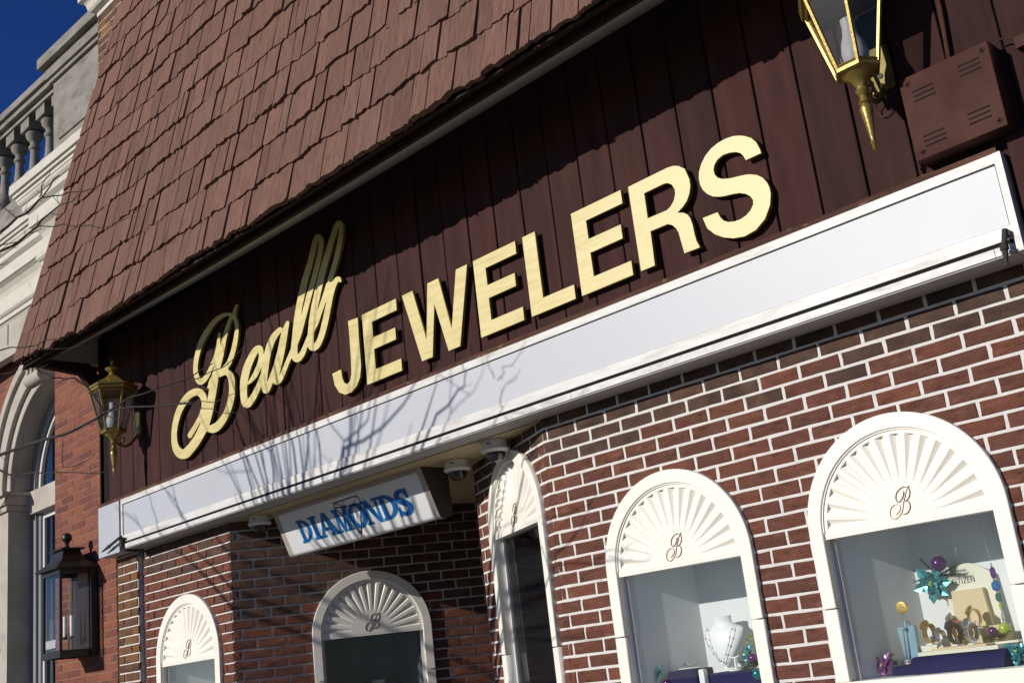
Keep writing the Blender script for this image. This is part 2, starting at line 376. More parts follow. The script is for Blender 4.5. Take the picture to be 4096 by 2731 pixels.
BSK = [[[-2.7306,4.296],[-2.7434,4.2824],[-2.7563,4.2689],[-2.7659,4.2564],[-2.7674,4.2433],[-2.7656,4.2314],[-2.7716,4.2272],[-2.7912,4.2362],[-2.8188,4.2529],[-2.8486,4.2667],[-2.8792,4.2742],[-2.9121,4.2787],[-2.9454,4.2803],[-2.9785,4.2792],[-3.012,4.2751],[-3.046,4.2675],[-3.0812,4.2553],[-3.1169,4.2395],[-3.1506,4.2224],[-3.1818,4.205],[-3.2109,4.1862],[-3.2368,4.1656],[-3.259,4.1427],[-3.2778,4.1181],[-3.2939,4.0924],[-3.3079,4.0652],[-3.319,4.037],[-3.3258,4.0102],[-3.3277,3.9856],[-3.3253,3.9624],[-3.3188,3.9404],[-3.3076,3.9177],[-3.2925,3.8962],[-3.275,3.8812],[-3.2549,3.8755],[-3.2324,3.8764],[-3.2104,3.8804],[-3.1899,3.8868],[-3.1697,3.8964],[-3.1493,3.9089],[-3.1282,3.925],[-3.1069,3.944],[-3.0866,3.9632],[-3.0672,3.9816],[-3.0487,4.0002],[-3.0324,4.0194],[-3.0187,4.0396],[-3.0071,4.0604],[-2.9978,4.0809],[-2.9912,4.1019],[-2.9867,4.1226],[-2.9832,4.1391],[-2.9804,4.1487],[-2.9785,4.1541],[-2.9766,4.1595]],[[-2.7306,4.296],[-2.7432,4.2795],[-2.7558,4.2629],[-2.7697,4.2487],[-2.7859,4.2392],[-2.8033,4.232],[-2.8201,4.2224],[-2.8352,4.209],[-2.8497,4.1932],[-2.8644,4.1754],[-2.8792,4.1562],[-2.8942,4.1349],[-2.9104,4.109],[-2.929,4.075],[-2.9489,4.0364],[-2.9682,4.0015],[-2.9863,3.9741],[-3.0037,3.9504],[-3.0201,3.9274],[-3.035,3.9046],[-3.0489,3.8825],[-3.0617,3.8591],[-3.0733,3.8331],[-3.0839,3.8058],[-3.0945,3.7795],[-3.1053,3.755],[-3.1161,3.7313],[-3.1265,3.7086],[-3.136,3.6864],[-3.145,3.6651],[-3.1546,3.6454],[-3.165,3.6281],[-3.1759,3.6124],[-3.1883,3.5966],[-3.2027,3.5798],[-3.2186,3.5629],[-3.2356,3.5464],[-3.2534,3.5309],[-3.2724,3.5158],[-3.2928,3.5009],[-3.3151,3.4859],[-3.339,3.471],[-3.3639,3.4572],[-3.3904,3.4443],[-3.4181,3.4323],[-3.4453,3.4222],[-3.4715,3.4132],[-3.4973,3.406],[-3.523,3.4035],[-3.5496,3.4068],[-3.5762,3.4148],[-3.6006,3.4272],[-3.6231,3.4446],[-3.6435,3.4665],[-3.6588,3.4907],[-3.6679,3.517],[-3.6719,3.5456],[-3.6714,3.5747],[-3.6665,3.6044],[-3.6571,3.6347],[-3.6442,3.6636],[-3.6281,3.6909],[-3.6085,3.7167],[-3.5854,3.7405],[-3.5581,3.7625],[-3.5274,3.7824],[-3.4963,3.7986],[-3.4659,3.8109],[-3.4352,3.8196],[-3.4033,3.8242],[-3.3682,3.8242],[-3.332,3.8202],[-3.3006,3.8125],[-3.2754,3.8004],[-3.2547,3.7847],[-3.2392,3.7676],[-3.229,3.7494],[-3.2239,3.7299],[-3.2232,3.7105],[-3.2273,3.6915],[-3.2358,3.6727],[-3.2477,3.6547],[-3.2631,3.6376],[-3.2818,3.6213],[-3.3021,3.6059],[-3.324,3.5911],[-3.3476,3.5772],[-3.3699,3.5642],[-3.3914,3.5518],[-3.4117,3.5403],[-3.4273,3.5313],[-3.4354,3.526],[-3.4387,3.5232],[-3.4419,3.5204]],[[-2.7747,4.2281],[-2.7636,4.2074],[-2.7525,4.1867],[-2.7451,4.1662],[-2.7432,4.1461],[-2.745,4.1261],[-2.7488,4.1058],[-2.754,4.0849],[-2.7611,4.0637],[-2.7702,4.042],[-2.7814,4.0194],[-2.7947,3.9963],[-2.8093,3.9746],[-2.8253,3.9545],[-2.8428,3.9358],[-2.8619,3.9194],[-2.8825,3.9055],[-2.9048,3.8939],[-2.929,3.8852],[-2.9561,3.8804],[-2.9851,3.8784],[-3.0143,3.8765]],[[-2.9987,3.867],[-2.9667,3.8653],[-2.9349,3.8637],[-2.9072,3.8575],[-2.8846,3.8445],[-2.866,3.8271],[-2.8522,3.8082],[-2.8442,3.7883],[-2.841,3.7668],[-2.8402,3.7446],[-2.8412,3.7216],[-2.8446,3.6979],[-2.851,3.6744],[-2.8605,3.6514],[-2.8729,3.6286],[-2.8884,3.6066],[-2.9076,3.5849],[-2.9299,3.5639],[-2.9541,3.5454],[-2.981,3.5297],[-3.01,3.5166],[-3.0377,3.5067],[-3.0631,3.5006],[-3.0872,3.4979],[-3.1101,3.4975],[-3.1315,3.5001],[-3.1516,3.505],[-3.1718,3.51]]]
bx = [p[0] for s_ in BSK for p in s_]; bz = [p[1] for s_ in BSK for p in s_]
bcx = (min(bx)+max(bx))/2; bh = max(bz)-min(bz); bcz = (min(bz)+max(bz))/2
def fan_mesh():
    mb = MB(); n = 16; ri, ro, rr = .142, .336, .358; D = .017; yf = -.013
    dA = math.pi/n; g = .17
    def P(r, a, y): return (r*math.cos(a), y, r*math.sin(a))
    for i in range(n):
        a0 = dA*i; a1 = a0+dA*g; a2 = a0+dA*(1-g); a3 = a0+dA
        for q0, q1 in ((a0,a1),(a2,a3)):
            mb.add([P(ri,q0,yf),P(ri,q1,yf),P(ro,q1,yf),P(ro,q0,yf)], [(0,1,2,3)])
        am = (a1+a2)/2
        # the flute: a V groove that deepens from the hub to the rim
        mb.add([P(ri,a1,yf),P(ri,a2,yf),P(ro,am,yf+D),P(ro,a1,yf),P(ro,a2,yf),P(ri,am,yf+.001)],
               [(0,5,2,3),(5,1,4,2),(3,2,4)])
        for k in range(2):
            q0 = a0+dA*k/2; q1 = a0+dA*(k+1)/2
            mb.add([P(rr,q0,yf),P(rr,q1,yf)]+[P(ro,q1,yf),P(ro,q0,yf)], [(0,1,2,3)])
        mb.add([P(0,0,yf),P(ri,a0,yf),P(ri,a3,yf)], [(0,1,2)])
    mb.add([(-.36,yf,-.014),(.36,yf,-.014),(.36,yf,0),(-.36,yf,0)], [(0,1,2,3)])
    mb.add([(-.36,yf,-.014),(.36,yf,-.014),(.36,.06,-.014),(-.36,.06,-.014)], [(0,1,2,3)])
    return mb
def arched_window(parent, origin, th, cx, zs, zb, interior='case_white', depth=.55, glass='glass', sc=1.0, cut=-.30, left_wall=None, floor=True):
    w = grp('arched_window', parent, origin, th)
    M0 = Matrix.Translation((cx, 0, zs)) @ Matrix.Diagonal((sc, 1, sc, 1)); lb = (zb-zs)/sc
    def P(mb, nm, mt, smooth=False): return mb.build(nm, mt, w, smooth, M0)
    # moulded surround: arch and upper legs, then lower legs under the mitred joint
    up = arc(0,0,.42,0,180,40)+[(-.42,cut),(-.357,cut)]+arc(0,0,.357,180,0,40)+[(.357,cut),(.42,cut)]
    me = flat_mesh('surround', [up], .02, .004, M0 @ Matrix.Translation((0,-.006,0))); link('surround', me, 'cream', w)
    for sx in (-1, 1):
        lp = [(sx*.357,cut-.004),(sx*.42,cut-.004),(sx*.42,lb),(sx*.357,lb)]
        me = flat_mesh('surround_leg', [lp if sx > 0 else lp[::-1]], .02, .004, M0 @ Matrix.Translation((0,-.0055,0))); link('surround_leg', me, 'cream', w)
    me = flat_mesh('bead', [arc(0,0,.3575,0,180,40)+arc(0,0,.351,180,0,40)], .003, .0, M0 @ Matrix.Translation((0,-.016,0))); link('bead', me, 'cream', w)
    P(fan_mesh(), 'fan_panel', 'cream')
    mg = MB(); k = .118/bh
    for st in BSK:
        mg.tube([((p[0]-bcx)*k*.82, -.0155, .064+(p[1]-bcz)*k) for p in st], .0019, 5)
    P(mg, 'monogram', 'monogram')
    P(MB().box(-.357,.357,-.012,.06,-.026,-.0145), 'head_trim', 'cream')
    for sx in (-1, 1):
        a, b = sorted((sx*.357, sx*.380)); P(MB().box(a, b, .014, .075, lb, 0), 'jamb', 'cream')
    P(MB().box(-.42,.42,-.030,.075,lb-.055,lb-.0005), 'sill', 'cream')
    for sx in (-1, 1):
        a, b = sorted((sx*.338, sx*.3565)); P(MB().box(a, b, .028, .05, lb, -.0265), 'glazing_bar', 'weather_white')
    P(MB().add([(-.338,.038,lb),(.338,.038,lb),(.338,.038,-.0265),(-.338,.038,-.0265)], [(0,1,2,3)]), 'glass_pane', glass)
    d = depth; e = .345; f = e-depth*.40          # the side walls splay inwards to the back
    cs = MB()
    cs.add([(-e,.05,lb),(-f,d,lb),(-f,d,.02),(-e,.05,.02)], [(0,1,2,3)])
    cs.add([(e,.05,lb),(f,d,lb),(f,d,.02),(e,.05,.02)], [(0,1,2,3)])
    cs.add([(-f,d,lb),(f,d,lb),(f,d,.02),(-f,d,.02)], [(0,1,2,3)])
    cs.add([(-e,.05,.02),(e,.05,.02),(f,d,.02),(-f,d,.02)], [(0,1,2,3)])
    cs.add([(-e,.05,lb),(e,.05,lb),(f,d,lb),(-f,d,lb)], [(0,1,2,3)])
    P(cs, 'display_case', interior)
    return w

ZS = 2.027
T3 = R(-24); C3 = (-.123-1.16*math.cos(R(24)), 1.16*math.sin(R(24)), 0)   # the far end of the splayed wall
bay_r = thing('brick_shop_bay', 'big red brick shop bay with two arched display windows right of the entrance', 'brick wall')
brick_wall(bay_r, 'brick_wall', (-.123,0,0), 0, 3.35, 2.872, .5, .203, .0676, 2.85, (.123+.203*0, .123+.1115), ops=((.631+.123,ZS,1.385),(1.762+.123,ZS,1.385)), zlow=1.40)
brick_wall(bay_r, 'splayed_wall', C3, T3, 1.16, 2.872, .5, .203, .0676, 2.85, (.06,.16), ops=((1.16-.50, 2.39, 1.2),), zlow=1.50)
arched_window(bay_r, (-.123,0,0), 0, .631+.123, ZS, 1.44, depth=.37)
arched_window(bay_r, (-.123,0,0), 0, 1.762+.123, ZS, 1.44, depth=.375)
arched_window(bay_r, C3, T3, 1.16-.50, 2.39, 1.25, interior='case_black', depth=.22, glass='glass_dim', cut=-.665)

bay_l = thing('brick_shop_bay', 'narrow brick bay left of the entrance with one arched window on each face', 'brick wall')
XL, XC = -4.53, -3.252
brick_wall(bay_l, 'brick_wall', (XL,0,0), 0, XC-XL, 2.872, .5, .222, .0685, 2.6905+.0685*3, (-4.366-XL, -4.455-XL), ops=((-3.856-XL,1.980,1.2),), rc=.43, rcut=.424, zlow=1.62, rec=.009)
T2 = R(58)
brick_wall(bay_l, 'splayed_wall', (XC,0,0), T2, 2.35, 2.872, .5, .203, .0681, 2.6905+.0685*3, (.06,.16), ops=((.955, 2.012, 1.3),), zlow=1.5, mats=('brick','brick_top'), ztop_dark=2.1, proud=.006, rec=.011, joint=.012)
brick_wall(bay_l, 'brick_pier', (-4.875,-.045,0), 0, .335, 2.865, .5, .232, .0685, 2.6905+.0685*3-.02, (.10,-.01), mats=('brick_brown','brick_brown'), zlow=1.75, back=.10, rec=.008)
arched_window(bay_l, (XL,0,0), 0, -3.856-XL, 1.980, 1.45, depth=.38, sc=1.085)
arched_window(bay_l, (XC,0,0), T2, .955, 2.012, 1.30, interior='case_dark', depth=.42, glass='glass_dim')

# the entrance recess: ceiling, back wall and door, all part of the shop front
ent = thing('entrance_porch', 'recessed shop entrance with pale yellow ceiling behind the hanging lightbox', 'porch')
MB().prism([(-3.26,.002),(-.115,.002),(-1.19,.48),(-1.19,2.05),(-1.99,2.05)], lambda p, d: (p[0],p[1],d), 2.8625, 2.875).build('porch_ceiling', 'ceiling_yellow', ent)
MB().box(-2.02,-1.15,2.0,2.06,2.15,2.862).build('transom_panel', 'ceiling_yellow', ent)
MB().box(-2.02,-1.15,2.0,2.03,0,2.149).build('door', 'case_black', ent)
MB().prism([(-1.19,.49),(-1.10,.53),(-1.10,2.06),(-1.19,2.06)], lambda p, d: (p[0],p[1],d), 0, 2.862).build('side_wall', 'brick_brown', ent)
# closing masses behind the shop front
core = thing('shop_building', 'brick shop building behind the sign wall and display windows', 'building')
MB().box(-4.96,3.3,.75,.85,0,.49).build('rear_wall', 'mortar', core)
MB().box(-4.96,-2.3,2.2,2.3,0,2.9).build('rear_wall', 'mortar', core)
MB().box(-4.96,3.3,.05,2.2,2.9,2.98).build('floor_slab', 'concrete', core)
MB().box(-4.9,3.3,.02,.12,2.985,7.7).build('upper_wall', 'brick_brown', core)

# ================================================================ SIGN WALL, AWNING BOX, ROOF
YW = -.125
wallw = thing('wood_sign_wall', 'dark burgundy vertical board wall carrying the gold shop letters', 'sign wall')
def board_mesh(w, h):
    mb = MB(); a = w/2; e = .004; nz = 5
    vs = []; fs = []
    for j in range(nz+1):
        z = h*j/nz
        vs += [(-a,.02,z),(-a+.0005,.003,z),(-a+e,0,z),(a-e,0,z),(a-.0005,.003,z),(a,.02,z)]
    for j in range(nz):
        for k in range(5): q = j*6+k; fs.append((q,q+1,q+7,q+6))
    fs.append((0,1,2,3,4,5)[::-1]); fs.append(tuple(nz*6+k for k in range(6)))
    me = mb.add(vs, fs).mesh('board'); me.materials.append(MATS['wood']); return me
BM = board_mesh(.203, 1.40); BM2 = board_mesh(.203, 1.82)
rg = random.Random(3)
k = 0
x = 1.536-.212*30
while x < 3.4:
    x1 = x+.212
    if x1 > -4.90:
        if x < -4.95:
            me = board_mesh(max(.03, x1+4.94-.011), 1.46); xc = (x1-.011-4.94)/2+.0055
        elif x > 2.4: me = BM2; xc = x+.106
        else: me = BM; xc = x+.106
        o = link('board', me, None, wallw)
        o.location = (xc, YW-rg.uniform(0,.005), 3.24 if me is not BM2 else 2.83); o.rotation_euler = (0,0,rg.uniform(-.004,.010))
    x = x1
MB().box(-4.955,3.4,YW+.012,YW+.09,2.9,4.75).build('backing', 'black_gap', wallw)
MB().box(-4.965,-4.945,YW-.012,.06,3.24,4.70).build('corner_board', 'wood', wallw)
xs = [-4.955,-3.9,-2.75,-1.62,-.3,.9,2.06,2.49]
for a, b in zip(xs[:-1], xs[1:]):
    MB().prism([(-.159,3.256),(-.159,3.281),(-.150,3.288),(-.128,3.292),(-.128,3.256)], lambda p, d: (d,p[0],p[1]), a+.001, b-.001).build('bottom_moulding', 'wood_trim', wallw)
MB().box(2.53,3.4,-.152,-.1265,2.83,3.31).build('end_board', 'wood', wallw)

aw = thing('awning_box', 'long white metal awning housing under the gold sign letters', 'awning box')
YF = -.165
for a, b in ((-4.518,-1.4715),(-1.4685,2.470)):
    me = MB().box(a, b, YF+.007, YF+.03, 2.977, 3.2115).build('front_panel', 'metal_white', aw)
MB().box(-4.545,2.476,YF-.003,-.128,3.217,3.2555).build('top_trim', 'metal_trim', aw)
MB().box(-4.545,-4.5185,YF-.002,-.128,2.905,3.2165).build('end_trim', 'metal_trim', aw)
MB().box(2.4765,2.504,YF-.004,-.10,2.868,3.2565).build('end_trim', 'metal_trim', aw)
MB().box(-4.518,2.476,YF-.001,-.128,2.922,2.9735).build('lower_trim', 'metal_trim', aw)
MB().box(-4.518,2.476,-.135,-.10,2.869,3.25).build('light_block', 'black_gap', aw)  # black box added behind the panels to block light
MB().box(-4.50,2.4755,YF+.004,-.1355,2.9045,2.9215).build('awning_slot', 'black_gap', aw)
sg = [-4.50,-2.668,-.2,.262,2.40,2.4755]
for a, b in zip(sg[:-1], sg[1:]):
    MB().box(a+.0012, b-.0012, YF-.005, -.136, 2.872, 2.904).build('lower_rail', 'metal_rail', aw)
    MB().box(a+.0012, b-.0012, YF+.002, -.012, 2.8655, 2.8715).build('underside', 'underside', aw)
MB().box(-4.93,-4.572,YF-.004,.0,2.856,3.254).build('end_cap', 'metal_white', aw)
MB().box(-4.57,-4.548,-.12,.0,2.86,3.25).build('end_gap', 'black_gap', aw)
def crank(p0, p1, p2, nm='crank_arm'):
    mb = MB(); mb.tube([p0, p1], .011, 8); mb.tube([p1, p2], [.014,.005], 8); mb.lathe([(.004,-.014),(.017,-.008),(.017,.008),(.004,.014)], 8, p1)
    return mb.build(nm, 'dark_steel', aw, True)
crank((2.462,-.19,2.955),(2.452,-.21,2.885),(2.448,-.215,2.815))
MB().box(2.452,2.474,-.19,-.17,2.93,2.952).build('crank_bracket', 'dark_steel', aw)
crank((-4.468,-.205,2.957),(-4.68,-.205,2.912),(-4.795,-.205,2.888))
MB().box(-4.512,-4.486,-.20,-.16,2.872,2.955).build('crank_bracket', 'dark_steel', aw)

# ---- mansard roof
def sag(x): return .092*((-.3-x)/4.8)**2 if x < -.3 else 0.0
Y0, Z0, MR = -.75, 4.354, .195
XR0, XR1 = -5.09, 3.2
def hip_x(z): return XR0+MR*(z-4.44)                  # the left end is hipped back at 45 degrees in plan
roof = thing('mansard_roof', 'steep mansard roof of weathered brown cedar shakes above the sign', 'roof')
slope = math.atan(MR)
def roof_y(z): return Y0+MR*(z-Z0)
def strip(name, mat, prof, x0, x1, parent, n=24):
    """a profile of (y, z) run along x following the sag of the eave"""
    mb = MB(); k_ = len(prof); vs = []; fs = []
    for i in range(n+1):
        x = x0+(x1-x0)*i/n
        vs += [(x, p[0], p[1]+sag(x)) for p in prof]
    for i in range(n):
        for j in range(k_): a = i*k_+j; b = i*k_+(j+1)%k_; fs.append((a,b,b+k_,a+k_))
    fs.append(list(range(k_))[::-1]); fs.append([n*k_+j for j in range(k_)])
    return mb.add(vs, fs).build(name, mat, parent)
dk = MB(); ZT = 7.78
for (xa, xb) in ((0, 1),):
    pts = [(hip_x(Z0)+.02, Y0+.03, Z0+.05), (XR1, Y0+.03, Z0+.03), (XR1, roof_y(ZT)+.03, ZT), (hip_x(ZT)+.02, roof_y(ZT)+.03, ZT),
           (hip_x(Z0)+.02, Y0+.07, Z0+.05), (XR1, Y0+.07, Z0+.03), (XR1, roof_y(ZT)+.07, ZT), (hip_x(ZT)+.02, roof_y(ZT)+.07, ZT)]
    dk.add(pts, [(0,1,2,3),(7,6,5,4),(0,4,5,1),(2,6,7,3),(1,5,6,2),(3,7,4,0)])
dk.build('roof_deck', 'roof_felt', roof)
strip('fascia_board', 'fascia_wood', [(-.662,4.324),(-.662,4.376),(-.64,4.376),(-.64,4.324)], -5.06, XR1, roof)
strip('drip_board', 'fascia_wood', [(-.735,4.345),(-.735,4.358),(-.655,4.375),(-.655,4.3725)], -5.08, XR1, roof)
strip('soffit', 'soffit', [(-.655,4.3245),(-.645,4.342),(-.128,4.655),(-.128,4.638)], -4.95, XR1, roof)
# boxed return at the left end with its diagonal bracket
MB().prism([(-.735,4.436),(-.735,4.48),(-.20,4.48),(-.10,4.36),(-.10,4.22),(-.165,4.24),(-.272,4.385)], lambda p, d: (d,p[0],p[1]), -5.055, -4.985).build('end_bracket', 'fascia_wood', roof)
MB().prism([(-.70,4.4805),(-.70,4.60),(-.10,4.80),(-.10,4.4805)], lambda p, d: (d,p[0],p[1]), -5.05, -4.99).build('return_panel', 'soffit', roof)
hp = MB()      # the hipped left slope
hp.add([(hip_x(Z0)+.02,Y0+.03,Z0+.09),(hip_x(ZT)+.02,roof_y(ZT)+.03,ZT),(hip_x(ZT)+.02,.1,ZT),(hip_x(Z0)+.02,.1,Z0+.09)], [(0,1,2,3)])
hp.build('hip_slope', 'shake_field', roof)
def shake_data(w, ln, rg):
    """tapered split board: butt edge at z=0, outer face towards -y"""
    nx = 5; vs = []; fs = []
    t = rg.uniform(.020,.034); jb = [rg.uniform(-.012,.008) for _ in range(nx+1)]
    tilt = rg.uniform(-.012,.012)
    for j, (z, th) in enumerate(((0,t),(ln*.45,t*.62),(ln,.004))):
        for i in range(nx+1):
            u = i/nx; xx = (u-.5)*w*(1-.0*z)
            vs.append((xx+rg.uniform(-.0015,.0015), -th-rg.uniform(0,.004)*(1 if j < 2 else .3), z+(jb[i]+tilt*(u-.5)*2 if j == 0 else 0)))
    m_ = nx+1
    for i in range(m_): vs.append(((i/nx-.5)*w, 0, (jb[i]+tilt*(i/nx-.5)*2)))
    vs += [(-w/2,0,ln),(w/2,0,ln)]
    for j in range(2):
        for i in range(nx): a = j*m_+i; fs.append((a,a+1,a+1+m_,a+m_))
    for i in range(nx): fs.append((i,3*m_+i,3*m_+i+1,i+1))
    fs.append((0,m_,2*m_,4*m_,3*m_)); fs.append((nx,3*m_+nx,4*m_+1,2*m_+nx,m_+nx))
    return vs, fs
rg = random.Random(11)
SHK = []
EX = .2555
xf_roof = Matrix.Rotation(-slope, 4, 'X')
row = 0
view = cam.matrix_world.inverted(); fx = cam_d.lens/36.0
def in_frame(p, mg=.03):
    q = view @ Vector(p)
    if q.z >= 0: return False
    u = .5+fx*q.x/-q.z; v = .5-fx*q.y/-q.z*1.5
    return -mg < u < 1+mg and -mg < v < 1+mg
while True:
    z = Z0+EX*row-.004
    if z > 7.75: break
    x = hip_x(z)+rg.uniform(-.03,.02)
    while x < XR1:
        w = rg.choice([.075,.095,.11,.125,.14,.16,.185,.21])*rg.uniform(.9,1.1)
        gap = rg.choice([.004,.006,.009,.016,.005,.012])
        xc = x+w/2; dz = rg.choice([0,0,0,-.006,.006,-.022 if rg.random() < .3 else .004])+.010*math.sin(xc*2.1+row*1.7)
        pos = (xc, roof_y(z)-.004, z+dz+sag(xc)*max(0, 1-row/13))
        SHK.append((pos, w-gap, rg.randrange(10**6), rg.uniform(-.014,.014)))
        x += w
    row += 1
vis = [s_ for s_ in SHK if in_frame((s_[0][0], s_[0][1], s_[0][2]+.12))]
vis.sort(key=lambda s_: (Vector(s_[0])-cam.location).length)
solo = set(id(s_) for s_ in vis[:300])
shf = MB()
for s_ in SHK:
    pos, w, sd, ry = s_
    vs, fs = shake_data(w, .50, random.Random(sd))
    mx = Matrix.Rotation(-slope-.012, 4, 'X') @ Matrix.Rotation(ry, 4, 'Y')
    if id(s_) in solo:
        mb = MB().add([tuple(mx @ Vector(p)) for p in vs], fs); me = mb.mesh('shake'); me.materials.append(MATS['shake'])
        o = bpy.data.objects.new('shake', me); COL.objects.link(o); o.parent = roof; o.location = pos
    else:
        mt = Matrix.Translation(pos) @ mx
        shf.add([tuple(mt @ Vector(p)) for p in vs], fs)
so = shf.build('shake_field', 'shake_field', roof); so['kind'] = 'stuff'

# ---- parapet of the shop above the roof
par = thing('parapet_wall', 'brown brick parapet with white moulded cornice behind the top of the shake roof', 'wall')
brick_wall(par, 'brick_wall', (-4.92,-.12,0), 0, 8.2, 7.776, 4.76, .215, .0795, 7.736, (.02,.125), zlow=9)
rgp = random.Random(5)
pw = par.children[0]
for o in list(pw.children): bpy.data.objects.remove(o)
for j in range(12):
    zc = 7.736-.0795*j
    for k_ in range(5):
        a = max(0, (-.16 if j % 2 == 0 else -.06)+.215*k_); b = (-.16 if j % 2 == 0 else -.06)+.215*(k_+1)-.008
        ob = bpy.data.objects.new('brick', brick_mesh(b-a, .0715, .02, 'brick_brown', rgp.randrange(6))); COL.objects.link(ob); ob.parent = pw
        ob.location = ((a+b)/2, -.003, zc)
cor = [(-.10,7.7765),(-.124,7.7765),(-.124,7.823),(-.145,7.826),(-.168,7.835),(-.184,7.855),(-.19,7.88),(-.196,7.91),(-.211,7.928),(-.248,7.945),(-.251,8.02),(-.265,8.03),(-.265,8.07),(-.10,8.07)]
def cornice(parent, prof, x0, x1, name, mat, yb=.14):
    """profile of (y, z) along x with a mitred return at the left end"""
    mb = MB(); n = len(prof)
    A = [(x0-(yb-p[0]), p[0], p[1]) for p in prof]; B = [(x1, p[0], p[1]) for p in prof]; Cc = [(x0-(yb-p[0]), yb+.6, p[1]) for p in prof]
    fs = []
    for i in range(n-1): fs += [(i,i+1,n+i+1,n+i),(2*n+i,2*n+i+1,i+1,i)]
    return mb.add(A+B+Cc, fs).build(name, mat, parent)
cornice(par, cor, -4.92, 2.5, 'cornice', 'stone_white', yb=-.12)

